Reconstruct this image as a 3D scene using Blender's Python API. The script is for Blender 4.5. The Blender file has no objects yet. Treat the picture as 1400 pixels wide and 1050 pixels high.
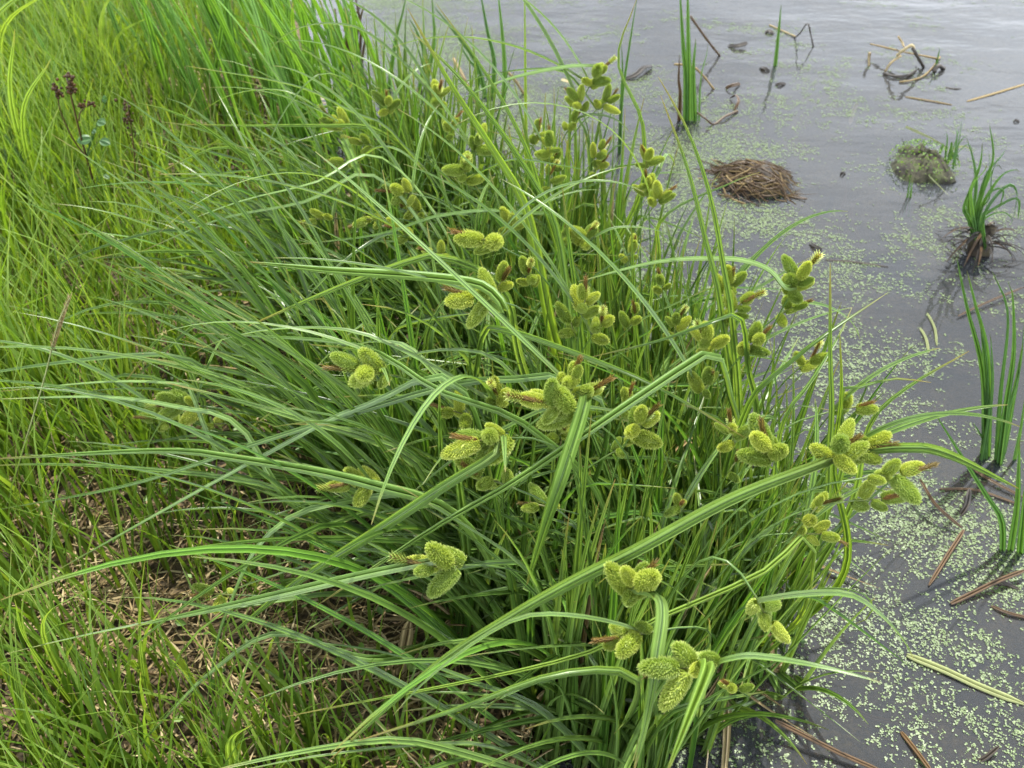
import bpy, math
import numpy as np
from mathutils import Vector, Matrix

R = math.radians
rng = np.random.default_rng(11)
sc = bpy.context.scene
col = sc.collection

# ------------------------------------------------------------------ camera
CAM_H, PITCH, FPX = 1.35, R(42.0), 1345.0
cam = bpy.data.cameras.new("camera")
cam.sensor_width = 36.0
cam.lens = 36.0 * FPX / 1400.0
cam.clip_start, cam.clip_end = 0.02, 600.0
cam.dof.use_dof = True
cam.dof.focus_distance = 1.22
cam.dof.aperture_fstop = 9.0
camo = bpy.data.objects.new("camera", cam)
camo.location = (0, 0, CAM_H)
camo.rotation_euler = (math.pi / 2 - PITCH, 0, 0)
col.objects.link(camo)
sc.camera = camo

# ------------------------------------------------------------------ light
SUN_TO = Vector((0.15, 0.38, 0.913)).normalized()
sun_el = math.asin(SUN_TO.z)
sun_az = math.atan2(SUN_TO.x, SUN_TO.y)
w = bpy.data.worlds.new("World")
sc.world = w
w.use_nodes = True
nt = w.node_tree
nt.nodes.clear()
out = nt.nodes.new("ShaderNodeOutputWorld")
bg = nt.nodes.new("ShaderNodeBackground")
bg.inputs["Strength"].default_value = 0.06
sky = nt.nodes.new("ShaderNodeTexSky")
sky.sky_type = 'NISHITA'
sky.sun_disc = False
sky.sun_elevation = sun_el
sky.sun_rotation = sun_az
sky.dust_density = 2.0
# broken white cloud over the whole dome
tc = nt.nodes.new("ShaderNodeTexCoord")
nz = nt.nodes.new("ShaderNodeTexNoise")
nz.inputs["Scale"].default_value = 2.2
nz.inputs["Detail"].default_value = 6
nz.inputs["Roughness"].default_value = 0.55
rp = nt.nodes.new("ShaderNodeValToRGB")
rp.color_ramp.elements[0].position = 0.36
rp.color_ramp.elements[0].color = (0.15, 0.15, 0.15, 1)
rp.color_ramp.elements[1].position = 0.62
rp.color_ramp.elements[1].color = (1, 1, 1, 1)
mx = nt.nodes.new("ShaderNodeMix")
mx.data_type = 'RGBA'
sz = nt.nodes.new("ShaderNodeSeparateXYZ")
nt.links.new(tc.outputs["Generated"], sz.inputs[0])
cr = nt.nodes.new("ShaderNodeMapRange")          # hazy cloud, paler towards the horizon all round
cr.inputs["From Min"].default_value = 0.36
cr.inputs["From Max"].default_value = 0.95
cr.inputs["To Min"].default_value = 47.0
cr.inputs["To Max"].default_value = 6.5
nt.links.new(sz.outputs[2], cr.inputs["Value"])
cm = nt.nodes.new("ShaderNodeVectorMath")
cm.operation = 'SCALE'
cm.inputs[0].default_value = (0.94, 1.0, 1.09)
nt.links.new(cr.outputs[0], cm.inputs["Scale"])
nt.links.new(cm.outputs[0], mx.inputs[7])
nt.links.new(tc.outputs["Generated"], nz.inputs["Vector"])
nt.links.new(nz.outputs["Fac"], rp.inputs["Fac"])
nt.links.new(rp.outputs["Color"], mx.inputs[0])
nt.links.new(sky.outputs["Color"], mx.inputs[6])
nt.links.new(mx.outputs[2], bg.inputs["Color"])
nt.links.new(bg.outputs["Background"], out.inputs["Surface"])

sl = bpy.data.lights.new("sun", 'SUN')
sl.energy = 5.0
sl.angle = R(1.5)
sl.color = (1.0, 0.96, 0.88)
so = bpy.data.objects.new("sun", sl)
so.rotation_euler = SUN_TO.to_track_quat('Z', 'Y').to_euler()
so.location = (2, 0, 6)
col.objects.link(so)

sc.view_settings.view_transform = 'Standard'
sc.view_settings.look = 'None'
sc.view_settings.exposure = 0.88
sc.view_settings.gamma = 1.0
sc.view_settings.use_curve_mapping = False
sc.render.engine = 'CYCLES'
sc.cycles.max_bounces = 8
sc.cycles.diffuse_bounces = 3
sc.cycles.glossy_bounces = 3
sc.cycles.transmission_bounces = 4
sc.cycles.transparent_max_bounces = 8
sc.cycles.use_denoising = True
sc.cycles.caustics_reflective = False
sc.cycles.caustics_refractive = False

# ------------------------------------------------------------------ helpers
CP, SP = math.cos(PITCH), math.sin(PITCH)


def ray(px, py):
    cx, cy = (px - 700.0) / FPX, (525.0 - py) / FPX
    return np.array([cx, cy * SP + CP, cy * CP - SP])


def at(px, py, z=0.0):
    d = ray(px, py)
    return np.array([0, 0, CAM_H]) + d * ((z - CAM_H) / d[2])


def at_y(px, py, Y):
    d = ray(px, py)
    return np.array([0, 0, CAM_H]) + d * (Y / d[1])


def norm(v):
    return v / (np.linalg.norm(v, axis=-1, keepdims=True) + 1e-12)


def hash_noise(x, y, seed=0):
    xi, yi = np.floor(x).astype(np.int64), np.floor(y).astype(np.int64)
    xf, yf = x - xi, y - yi
    u, v = xf * xf * (3 - 2 * xf), yf * yf * (3 - 2 * yf)

    def h(a, b):
        n = (a * 374761393 + b * 668265263 + seed * 974711) & 0x7fffffff
        n = ((n ^ (n >> 13)) * 1274126177) & 0x7fffffff
        return ((n ^ (n >> 16)) & 0xffff) / 65535.0
    return ((h(xi, yi) * (1 - u) + h(xi + 1, yi) * u) * (1 - v)
            + (h(xi, yi + 1) * (1 - u) + h(xi + 1, yi + 1) * u) * v)


def fbm(x, y, seed=0, octv=4):
    x, y = np.asarray(x, float), np.asarray(y, float)
    a, s, t = 0.5, 0.0, 0.0
    for i in range(octv):
        s = s + a * hash_noise(x, y, seed + i)
        t += a
        x, y, a = x * 2.03 + 3.1, y * 2.03 + 1.7, a * 0.5
    return s / t


def shore_x(Y):
    Y = np.asarray(Y, float)
    return (0.235 - 0.30 * Y + 0.10 * (fbm(Y * 2.2, Y * 0 + 4.3, 5) - 0.5)
            + 0.05 * (fbm(Y * 8, Y * 0 + 1.3, 9) - 0.5))


def ground_z(X, Y):
    X, Y = np.asarray(X, float), np.asarray(Y, float)
    d = shore_x(np.clip(Y, -3, 40)) - X                 # > 0 on the bank
    zb = 0.012 + 0.085 * (1 - np.exp(-np.clip(d, 0, None) / 0.35)) + 0.03 * np.clip(d, 0, 6) / 2
    zw = 0.012 - 0.30 * (1 - np.exp(-np.clip(-d, 0, None) / 0.55))
    z = np.where(d > 0, zb, zw)
    return z + 0.045 * (fbm(X * 4, Y * 4, 21) - 0.5) + 0.02 * (fbm(X * 17, Y * 17, 31) - 0.5)


def resample(pts, n, k=24):
    pts = np.asarray(pts, float)
    P = np.vstack([2 * pts[0] - pts[1], pts, 2 * pts[-1] - pts[-2]])
    o = []
    for i in range(1, len(P) - 2):
        t = np.linspace(0, 1, k, endpoint=False)[:, None]
        p0, p1, p2, p3 = P[i - 1], P[i], P[i + 1], P[i + 2]
        o.append(0.5 * ((2 * p1) + (-p0 + p2) * t + (2 * p0 - 5 * p1 + 4 * p2 - p3) * t ** 2
                        + (-p0 + 3 * p1 - 3 * p2 + p3) * t ** 3))
    o.append(P[-2][None])
    o = np.vstack(o)
    s = np.concatenate([[0], np.cumsum(np.linalg.norm(np.diff(o, axis=0), axis=1))])
    q = np.linspace(0, s[-1], n)
    return np.stack([np.interp(q, s, o[:, c]) for c in range(3)], 1)


def frames(P, S0):
    T = norm(np.gradient(P, axis=0))
    S = np.zeros_like(P)
    s = np.asarray(S0, float)
    for i in range(len(P)):
        s = s - T[i] * np.dot(s, T[i])
        n = np.linalg.norm(s)
        if n < 1e-6:
            s = np.cross(T[i], [0.3, 0.5, 0.8])
            n = np.linalg.norm(s)
        s = s / n
        S[i] = s
    return T, S, np.cross(S, T)


def make_mesh(name, V, F, mat, uv=None, rnd=None, smooth=True, mats=None, midx=None):
    """V (n,3), F (m,k) with k verts per face -> one mesh"""
    V, F = np.asarray(V, np.float32), np.asarray(F, np.int32)
    me = bpy.data.meshes.new(name)
    k = F.shape[1]
    me.vertices.add(len(V))
    me.vertices.foreach_set("co", V.ravel())
    me.loops.add(F.size)
    me.loops.foreach_set("vertex_index", F.ravel())
    me.polygons.add(len(F))
    me.polygons.foreach_set("loop_start", np.arange(0, F.size, k, dtype=np.int32))
    if uv is not None:
        ul = me.uv_layers.new(name="UVMap")
        ul.data.foreach_set("uv", np.asarray(uv, np.float32)[F.ravel()].ravel())
    if rnd is not None:
        a = me.attributes.new("rnd", 'FLOAT', 'POINT')
        a.data.foreach_set("value", np.broadcast_to(np.asarray(rnd, np.float32), (len(V),)).copy())
    for m in (mats or [mat]):
        me.materials.append(m)
    if midx is not None:
        me.polygons.foreach_set("material_index", np.asarray(midx, np.int32))
    me.polygons.foreach_set("use_smooth", np.full(len(F), smooth))
    me.update(calc_edges=True)
    return me


class Acc:
    """collects triangle/quad pieces into one mesh (all faces as quads, triangles repeat nothing: separate lists)"""
    def __init__(s):
        s.V, s.F, s.U, s.Rn, s.n = [], [], [], [], 0

    def add(s, V, F, uv=None, rnd=0.5):
        V = np.asarray(V, float)
        s.V.append(V)
        s.F.append(np.asarray(F, int) + s.n)
        s.U.append(np.zeros((len(V), 2)) if uv is None else np.asarray(uv, float))
        s.Rn.append(np.broadcast_to(np.asarray(rnd, float), (len(V),)))
        s.n += len(V)

    def mesh(s, name, mat, smooth=True):
        return make_mesh(name, np.vstack(s.V), np.vstack(s.F), mat, np.vstack(s.U), np.concatenate(s.Rn), smooth)


def obj(name, me, parent=None, loc=None, rot=None, scale=None):
    o = bpy.data.objects.new(name, me)
    col.objects.link(o)
    if parent is not None:
        o.parent = parent
    if loc is not None:
        o.location = loc
    if rot is not None:
        o.rotation_euler = rot
    if scale is not None:
        o.scale = scale
    return o


def tag(o, label=None, cat=None, group=None, kind=None):
    if label:
        o["label"] = label
    if cat:
        o["category"] = cat
    if group:
        o["group"] = group
    if kind:
        o["kind"] = kind
    return o


def thing(name, label, cat, loc, group=None):
    o = bpy.data.objects.new(name, None)
    o.empty_display_size = 0.05
    o.location = loc
    col.objects.link(o)
    return tag(o, label, cat, group)


def strap(P, W, S0, fold=0.25, twist=0.0, rnd=0.5):
    """pleated leaf blade: four facets across (shoulders up, midrib down), sharp at the pleats"""
    P = np.asarray(P, float)
    n = len(P)
    T, S, N = frames(P, S0)
    if twist:
        a = np.linspace(0, twist, n)[:, None]
        S, N = S * np.cos(a) + N * np.sin(a), N * np.cos(a) - S * np.sin(a)
    hw = (np.asarray(W) * 0.5)[:, None]
    us = np.array([-1, -.5, 0, .5, 1.0])
    hs = np.array([-.10, .55, -.55, .55, -.10]) * fold
    sv = np.linspace(0, 1, n)
    V, F, U = [], [], []
    off = 0
    for k in range(4):
        for c in (k, k + 1):
            V.append(P + S * hw * us[c] + N * hw * hs[c])
            U.append(np.stack([np.full(n, (us[c] + 1) / 2), sv], 1))
        i = np.arange(n - 1) + off
        F.append(np.stack([i, i + n, i + n + 1, i + 1], 1))
        off += 2 * n
    return np.vstack(V), np.vstack(F), np.vstack(U)


def leaf_obj(name, P, W, S0, mat, parent, origin, fold=0.25, twist=0.0, rnd=None):
    V, F, U = strap(np.asarray(P) - origin, W, S0, fold, twist)
    r = rng.random() if rnd is None else rnd
    return obj(name, make_mesh(name, V, F, mat, U, r), parent)


def tube(P, rad, sides=5, caps=True):
    P = np.asarray(P, float)
    n = len(P)
    t0 = P[min(1, n - 1)] - P[0]
    s0 = np.cross(t0, [0.31, 0.77, 0.2])
    T, S, N = frames(P, s0)
    rad = np.broadcast_to(np.asarray(rad, float), (n,))[:, None]
    V = []
    for k in range(sides):
        a = 2 * math.pi * k / sides
        V.append(P + (S * math.cos(a) + N * math.sin(a)) * rad)
    V = np.stack(V, 1).reshape(-1, 3)              # row-major: row, side
    F = []
    for i in range(n - 1):
        for k in range(sides):
            a, b = i * sides + k, i * sides + (k + 1) % sides
            F.append((a, b, b + sides, a + sides))
    if caps:
        V = np.vstack([V, P[:1], P[-1:]])
        c0, c1 = n * sides, n * sides + 1
        for k in range(0, sides):
            F.append((c0, (k + 1) % sides, k, k))
            q = (n - 1) * sides
            F.append((c1, q + k, q + (k + 1) % sides, q + (k + 1) % sides))
        F = [f if f[2] != f[3] else f[:3] + (f[0],) for f in F]
        # degenerate quads are dropped below by splitting the fan into real quads
        F = [f for f in F if len(set(f)) == 4] + _fan_quads(c0, c1, n, sides)
    uv = np.zeros((len(V), 2))
    uv[:n * sides, 1] = np.repeat(np.linspace(0, 1, n), sides)
    uv[:n * sides, 0] = np.tile(np.arange(sides) / sides, n)
    uv[n * sides:, 1] = [0, 1] if caps else []
    return V, np.array(F), uv


def _fan_quads(c0, c1, n, sides):
    o = []
    q = (n - 1) * sides
    for k in range(0, sides - 1, 2):
        o.append((c0, (k + 2) % sides, k + 1, k))
        o.append((c1, q + k, q + k + 1, q + (k + 2) % sides))
    return o


def blade_w(n, W, base=0.62, p=0.6, knee=0.3):
    s = np.linspace(0, 1, n)
    return W * np.minimum(1, base + (1 - base) * s / 0.25) * np.clip((1 - s) / (1 - knee), 0.0, 1) ** p + 0.0006


def arc(base, az, L, th0, th1, n=16, p=1.4, kink=None, daz=0.0):
    s = np.linspace(0, 1, n)
    th = th0 + (th1 - th0) * s ** p
    if kink:
        sk, ak = kink
        th = th + ak / (1 + np.exp(-(s - sk) / 0.02))
    a = az + daz * s
    D = np.stack([np.sin(th) * np.cos(a), np.sin(th) * np.sin(a), np.cos(th)], 1)
    ds = L / (n - 1)
    P = np.vstack([[0, 0, 0], np.cumsum((D[1:] + D[:-1]) * 0.5 * ds, 0)]) + base
    return P


# ------------------------------------------------------------------ materials
def new_mat(name):
    m = bpy.data.materials.new(name)
    m.use_nodes = True
    t = m.node_tree
    t.nodes.clear()
    o = t.nodes.new("ShaderNodeOutputMaterial")
    return m, t, o


def N(t, typ, **kw):
    n = t.nodes.new("ShaderNode" + typ)
    for k, v in kw.items():
        if k in n.inputs:
            n.inputs[k].default_value = v
        else:
            setattr(n, k, v)
    return n


def ramp(t, fac, stops):
    r = t.nodes.new("ShaderNodeValToRGB")
    e = r.color_ramp.elements
    while len(e) < len(stops):
        e.new(0.5)
    for i, (p, c) in enumerate(stops):
        e[i].position = p
        e[i].color = (*c, 1)
    if fac is not None:
        t.links.new(fac, r.inputs[0])
    return r


def mixc(t, fac, a, b, mode='MIX'):
    m = t.nodes.new("ShaderNodeMix")
    m.data_type = 'RGBA'
    m.blend_type = mode
    for sock, v in ((m.inputs[0], fac), (m.inputs[6], a), (m.inputs[7], b)):
        if isinstance(v, bpy.types.NodeSocket):
            t.links.new(v, sock)
        elif isinstance(v, (int, float)):
            sock.default_value = v
        else:
            sock.default_value = (*v, 1)
    return m.outputs[2]


def math_n(t, op, a, b=None, clamp=False):
    m = t.nodes.new("ShaderNodeMath")
    m.operation = op
    m.use_clamp = clamp
    for s, v in ((m.inputs[0], a), (m.inputs[1], b)):
        if v is None:
            continue
        if isinstance(v, bpy.types.NodeSocket):
            t.links.new(v, s)
        else:
            s.default_value = v
    return m.outputs[0]


def leaf_material(name, dark, mid, light, trans, rough=0.4, spec=0.5, veins=True, tip=(0.35, 0.25, 0.10), tfac=0.33, base=None, blotch=True):
    m, t, o = new_mat(name)
    uv = N(t, "UVMap")
    sep = N(t, "SeparateXYZ")
    t.links.new(uv.outputs[0], sep.inputs[0])
    u, v = sep.outputs[0], sep.outputs[1]
    at_ = N(t, "Attribute", attribute_name="rnd")
    c = ramp(t, at_.outputs["Fac"], [(0.0, dark), (0.5, mid), (1.0, light)]).outputs[0]
    if veins:
        # parallel veins; pleat sheen painted as pale lines, groove shade as a dark midrib
        st = math_n(t, 'SINE', math_n(t, 'MULTIPLY', u, 62.0))
        st = math_n(t, 'MULTIPLY', math_n(t, 'ADD', st, 1.0), 0.16)
        c = mixc(t, st, c, light)
        sh = math_n(t, 'ABSOLUTE', math_n(t, 'SUBTRACT', math_n(t, 'ABSOLUTE', math_n(t, 'SUBTRACT', u, 0.5)), 0.25))
        sh = math_n(t, 'MULTIPLY', math_n(t, 'SUBTRACT', 0.11, sh, True), 6.0, clamp=True)
        c = mixc(t, sh, c, tuple(min(1, x * 2.1 + .03) for x in light))
        mr = math_n(t, 'LESS_THAN', math_n(t, 'ABSOLUTE', math_n(t, 'SUBTRACT', u, 0.5)), 0.06)
        c = mixc(t, math_n(t, 'MULTIPLY', mr, 0.8), c, tuple(x * .7 for x in dark))
    if blotch:
        geo = N(t, "TexCoord")
        nz = N(t, "TexNoise", Scale=38.0, Detail=3.0)
        t.links.new(geo.outputs["Object"], nz.inputs["Vector"])
        hs = N(t, "HueSaturation")
        t.links.new(c, hs.inputs["Color"])
        t.links.new(math_n(t, 'ADD', math_n(t, 'MULTIPLY', nz.outputs["Fac"], 0.5), 0.75), hs.inputs["Value"])
        c = hs.outputs[0]
    if tip is not None:
        n2 = N(t, "TexNoise", Scale=210.0, Detail=2.0)
        t.links.new(N(t, "TexCoord").outputs["Object"], n2.inputs["Vector"])
        sp_ = math_n(t, 'MULTIPLY', math_n(t, 'SUBTRACT', n2.outputs["Fac"], 0.69), 14.0, clamp=True)
        c = mixc(t, math_n(t, 'MULTIPLY', sp_, 0.6), c, tip)
        tf = math_n(t, 'MULTIPLY', math_n(t, 'SUBTRACT', v, 0.91), 10.0, clamp=True)
        tf = math_n(t, 'MULTIPLY', tf, at_.outputs["Fac"])
        c = mixc(t, tf, c, tip)
    if base is not None:
        bf = math_n(t, 'MULTIPLY', math_n(t, 'SUBTRACT', 0.16, v), 6.0, clamp=True)
        c = mixc(t, bf, c, base)
    p = N(t, "BsdfPrincipled", Roughness=rough)
    p.inputs["Specular IOR Level"].default_value = spec
    t.links.new(c, p.inputs["Base Color"])
    if veins:
        bp = N(t, "Bump", Strength=0.25, Distance=0.0004)
        t.links.new(math_n(t, 'SINE', math_n(t, 'MULTIPLY', u, 62.0)), bp.inputs["Height"])
        t.links.new(bp.outputs[0], p.inputs["Normal"])
    tr = N(t, "BsdfTranslucent")
    tc_ = mixc(t, 1.0, c, trans, 'MULTIPLY')
    t.links.new(tc_, tr.inputs["Color"])
    ms = N(t, "MixShader")
    ms.inputs[0].default_value = tfac
    t.links.new(p.outputs[0], ms.inputs[1])
    t.links.new(tr.outputs[0], ms.inputs[2])
    t.links.new(ms.outputs[0], o.inputs[0])
    return m


TRN = (1.75, 1.6, 0.6)
M_SEDGE = leaf_material("sedge_leaf", (0.042, 0.100, 0.013), (0.086, 0.172, 0.022), (0.150, 0.240, 0.060), TRN, rough=0.32, spec=0.75, tfac=.28, base=(0.13, 0.19, 0.05))
M_BRIGHT = leaf_material("bright_leaf", (0.065, 0.135, 0.013), (0.115, 0.205, 0.022), (0.18, 0.27, 0.045), TRN, rough=0.4)
M_GRASS = leaf_material("fine_grass", (0.06, 0.125, 0.012), (0.12, 0.215, 0.022), (0.20, 0.30, 0.05), TRN, rough=0.45, veins=False, tip=(0.3, 0.22, 0.09), tfac=0.4, base=(0.12, 0.12, 0.03))
M_BURREED = leaf_material("bur_reed_leaf", (0.03, 0.085, 0.02), (0.045, 0.12, 0.025), (0.075, 0.165, 0.045), TRN, rough=0.32, tip=(0.08, 0.05, 0.02))
M_REED = leaf_material("reed_leaf", (0.05, 0.13, 0.018), (0.08, 0.185, 0.022), (0.12, 0.24, 0.035), TRN, rough=0.42)
M_STRAW = leaf_material("dry_straw", (0.09, 0.058, 0.024), (0.27, 0.20, 0.09), (0.54, 0.46, 0.27), (1.2, 1.1, 0.9), rough=0.7, spec=0.3, veins=False, tip=None, tfac=0.15)
M_DEAD = leaf_material("dead_leaf", (0.11, 0.07, 0.028), (0.24, 0.175, 0.08), (0.42, 0.34, 0.19), (1.2, 1.1, 0.9), rough=0.7, spec=0.3, tip=None, tfac=0.15)
M_BROWNREED = leaf_material("brown_reed", (0.024, 0.013, 0.005), (0.052, 0.027, 0.009), (0.11, 0.064, 0.024), (1, 1, 1), rough=0.35, spec=0.5, tip=None, tfac=0.02)
M_PALEREED = leaf_material("pale_reed", (0.11, 0.135, 0.04), (0.165, 0.19, 0.065), (0.23, 0.25, 0.10), (1, 1, 1), rough=0.5, tip=None, tfac=0.1)
M_WET = leaf_material("wet_wood", (0.008, 0.007, 0.005), (0.014, 0.011, 0.008), (0.035, 0.025, 0.015), (1, 1, 1), rough=0.5, tip=None, tfac=0.0)
M_WEED = leaf_material("weed_leaf", (0.04, 0.10, 0.03), (0.06, 0.14, 0.045), (0.10, 0.18, 0.07), TRN, rough=0.45, tip=None, veins=False)
M_COVER = leaf_material("cover_leaf", (0.06, 0.14, 0.015), (0.10, 0.20, 0.02), (0.16, 0.27, 0.04), TRN, rough=0.5, veins=False, tip=None)
M_DUCK = leaf_material("duckweed", (0.048, 0.085, 0.018), (0.080, 0.130, 0.033), (0.135, 0.19, 0.062), (1, 1, 0.6), rough=0.45, veins=False, tip=None, tfac=0.05, blotch=False)


def spike_material(name, a, b, c):
    m, t, o = new_mat(name)
    uv = N(t, "UVMap")
    sep = N(t, "SeparateXYZ")
    t.links.new(uv.outputs[0], sep.inputs[0])
    cc = ramp(t, sep.outputs[1], [(0.0, a), (0.55, b), (1.0, c)]).outputs[0]
    oi = N(t, "ObjectInfo")
    hs = N(t, "HueSaturation")
    t.links.new(cc, hs.inputs["Color"])
    t.links.new(math_n(t, 'ADD', math_n(t, 'MULTIPLY', oi.outputs["Random"], 0.38), 0.84), hs.inputs["Value"])
    t.links.new(math_n(t, 'ADD', math_n(t, 'MULTIPLY', oi.outputs["Random"], -0.035), 0.515), hs.inputs["Hue"])
    p = N(t, "BsdfPrincipled", Roughness=0.5)
    t.links.new(hs.outputs[0], p.inputs["Base Color"])
    tr = N(t, "BsdfTranslucent")
    t.links.new(mixc(t, 1.0, hs.outputs[0], (1.6, 1.5, 0.7), 'MULTIPLY'), tr.inputs["Color"])
    ms = N(t, "MixShader")
    ms.inputs[0].default_value = 0.25
    t.links.new(p.outputs[0], ms.inputs[1])
    t.links.new(tr.outputs[0], ms.inputs[2])
    t.links.new(ms.outputs[0], o.inputs[0])
    return m


M_SPIKE = spike_material("spike_green", (0.17, 0.25, 0.032), (0.31, 0.41, 0.06), (0.54, 0.62, 0.20))
M_MALE = spike_material("spike_brown", (0.10, 0.062, 0.016), (0.19, 0.125, 0.034), (0.32, 0.23, 0.08))
M_SEED = spike_material("seed_dark", (0.035, 0.016, 0.003), (0.06, 0.028, 0.005), (0.10, 0.05, 0.010))


def ground_material():
    m, t, o = new_mat("bank_soil")
    tc_ = N(t, "TexCoord")
    n1 = N(t, "TexNoise", Scale=9.0, Detail=8.0)
    n2 = N(t, "TexNoise", Scale=120.0, Detail=4.0)
    for n in (n1, n2):
        t.links.new(tc_.outputs["Object"], n.inputs["Vector"])
    c1 = ramp(t, n1.outputs["Fac"], [(0.3, (0.028, 0.020, 0.011)), (0.5, (0.075, 0.056, 0.030)), (0.62, (0.12, 0.092, 0.05)), (0.75, (0.06, 0.06, 0.02))]).outputs[0]
    c2 = ramp(t, n2.outputs["Fac"], [(0.35, (0.35, 0.35, 0.35)), (0.7, (1.6, 1.5, 1.3))]).outputs[0]
    p = N(t, "BsdfPrincipled", Roughness=0.9)
    t.links.new(mixc(t, 1.0, c1, c2, 'MULTIPLY'), p.inputs["Base Color"])
    b = N(t, "Bump", Strength=0.8, Distance=0.01)
    t.links.new(n2.outputs["Fac"], b.inputs["Height"])
    t.links.new(b.outputs[0], p.inputs["Normal"])
    t.links.new(p.outputs[0], o.inputs[0])
    return m


def water_material():
    m, t, o = new_mat("pond_water")
    tc_ = N(t, "TexCoord")
    mp = N(t, "Mapping")
    mp.inputs["Scale"].default_value = (0.7, 1.6, 1)
    mp.inputs["Rotation"].default_value = (0, 0, R(-22))
    t.links.new(tc_.outputs["Object"], mp.inputs["Vector"])
    n1 = N(t, "TexNoise", Scale=3.2, Detail=3.0, Roughness=0.45)
    n2 = N(t, "TexNoise", Scale=22.0, Detail=2.0)
    t.links.new(mp.outputs[0], n1.inputs["Vector"])
    t.links.new(mp.outputs[0], n2.inputs["Vector"])
    # ripples grow away from the sheltered edge
    sp = N(t, "SeparateXYZ")
    t.links.new(tc_.outputs["Object"], sp.inputs[0])
    g = math_n(t, 'MULTIPLY', math_n(t, 'SUBTRACT', math_n(t, 'ADD', sp.outputs[1], math_n(t, 'MULTIPLY', sp.outputs[0], 0.35)), 1.3), 0.5, clamp=True)
    g = math_n(t, 'ADD', math_n(t, 'MULTIPLY', g, 0.9), 0.10)
    h = math_n(t, 'ADD', math_n(t, 'MULTIPLY', n1.outputs["Fac"], 1.0), math_n(t, 'MULTIPLY', n2.outputs["Fac"], 0.12))
    h = math_n(t, 'MULTIPLY', h, g)
    b = N(t, "Bump", Strength=1.0, Distance=0.0075)
    t.links.new(h, b.inputs["Height"])
    fr = N(t, "Fresnel", IOR=1.34)
    t.links.new(b.outputs[0], fr.inputs["Normal"])
    gl = N(t, "BsdfGlossy", Roughness=0.02)
    t.links.new(b.outputs[0], gl.inputs["Normal"])
    murk = N(t, "BsdfDiffuse")
    murk.inputs["Color"].default_value = (0.090, 0.098, 0.108, 1)
    tp = N(t, "BsdfTransparent")
    tp.inputs["Color"].default_value = (0.50, 0.50, 0.46, 1)
    mm = N(t, "MixShader")
    mm.inputs[0].default_value = 0.68
    t.links.new(murk.outputs[0], mm.inputs[1])
    t.links.new(tp.outputs[0], mm.inputs[2])
    ms = N(t, "MixShader")
    t.links.new(fr.outputs[0], ms.inputs[0])
    t.links.new(mm.outputs[0], ms.inputs[1])
    t.links.new(gl.outputs[0], ms.inputs[2])
    t.links.new(ms.outputs[0], o.inputs[0])
    return m


M_GROUND = ground_material()
M_WATER = water_material()


def moss_material(name, a, b, c):
    m, t, o = new_mat(name)
    tc_ = N(t, "TexCoord")
    n1 = N(t, "TexNoise", Scale=40.0, Detail=6.0)
    t.links.new(tc_.outputs["Object"], n1.inputs["Vector"])
    cc = ramp(t, n1.outputs["Fac"], [(0.35, a), (0.5, b), (0.65, c)]).outputs[0]
    p = N(t, "BsdfPrincipled", Roughness=0.8)
    t.links.new(cc, p.inputs["Base Color"])
    bp = N(t, "Bump", Strength=0.9, Distance=0.008)
    t.links.new(n1.outputs["Fac"], bp.inputs["Height"])
    t.links.new(bp.outputs[0], p.inputs["Normal"])
    t.links.new(p.outputs[0], o.inputs[0])
    return m


M_PEAT = moss_material("peat", (0.012, 0.008, 0.005), (0.03, 0.02, 0.011), (0.055, 0.045, 0.018))
M_MOSS = moss_material("mossy_peat", (0.012, 0.009, 0.005), (0.028, 0.027, 0.010), (0.05, 0.06, 0.018))

# ------------------------------------------------------------------ setting
def axis_pts(lo, hi, step, far):
    core = np.arange(lo, hi + 1e-6, step)
    ext = []
    d, x = step, 0.0
    while x < far:
        d *= 1.35
        x += d
        ext.append(x)
    ext = np.array(ext)
    return np.concatenate([lo - ext[::-1], core, hi + ext])


gx, gy = axis_pts(-3.2, 3.2, 0.04, 250), axis_pts(-0.4, 5.0, 0.04, 250)
GX, GY = np.meshgrid(gx, gy)
GZ = ground_z(GX, GY)
GZ = np.where(np.hypot(GX, GY) > 12, np.where(GX < shore_x(np.clip(GY, -3, 40)), 0.25, -0.3), GZ)
nx, ny = len(gx), len(gy)
idx = np.arange(nx * ny).reshape(ny, nx)
Fq = np.stack([idx[:-1, :-1], idx[:-1, 1:], idx[1:, 1:], idx[1:, :-1]], -1).reshape(-1, 4)
g = obj("ground", make_mesh("ground", np.stack([GX, GY, GZ], -1).reshape(-1, 3), Fq, M_GROUND))
tag(g, kind="structure", label="dark soil of the grassy bank sloping under the pond")
wv = np.array([[-260, -260, 0], [260, -260, 0], [260, 260, 0], [-260, 260, 0]], float)
wo = obj("water", make_mesh("water", wv, [[0, 1, 2, 3]], M_WATER))
tag(wo, kind="structure", label="still grey blue pond water reflecting a cloudy sky")


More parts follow.
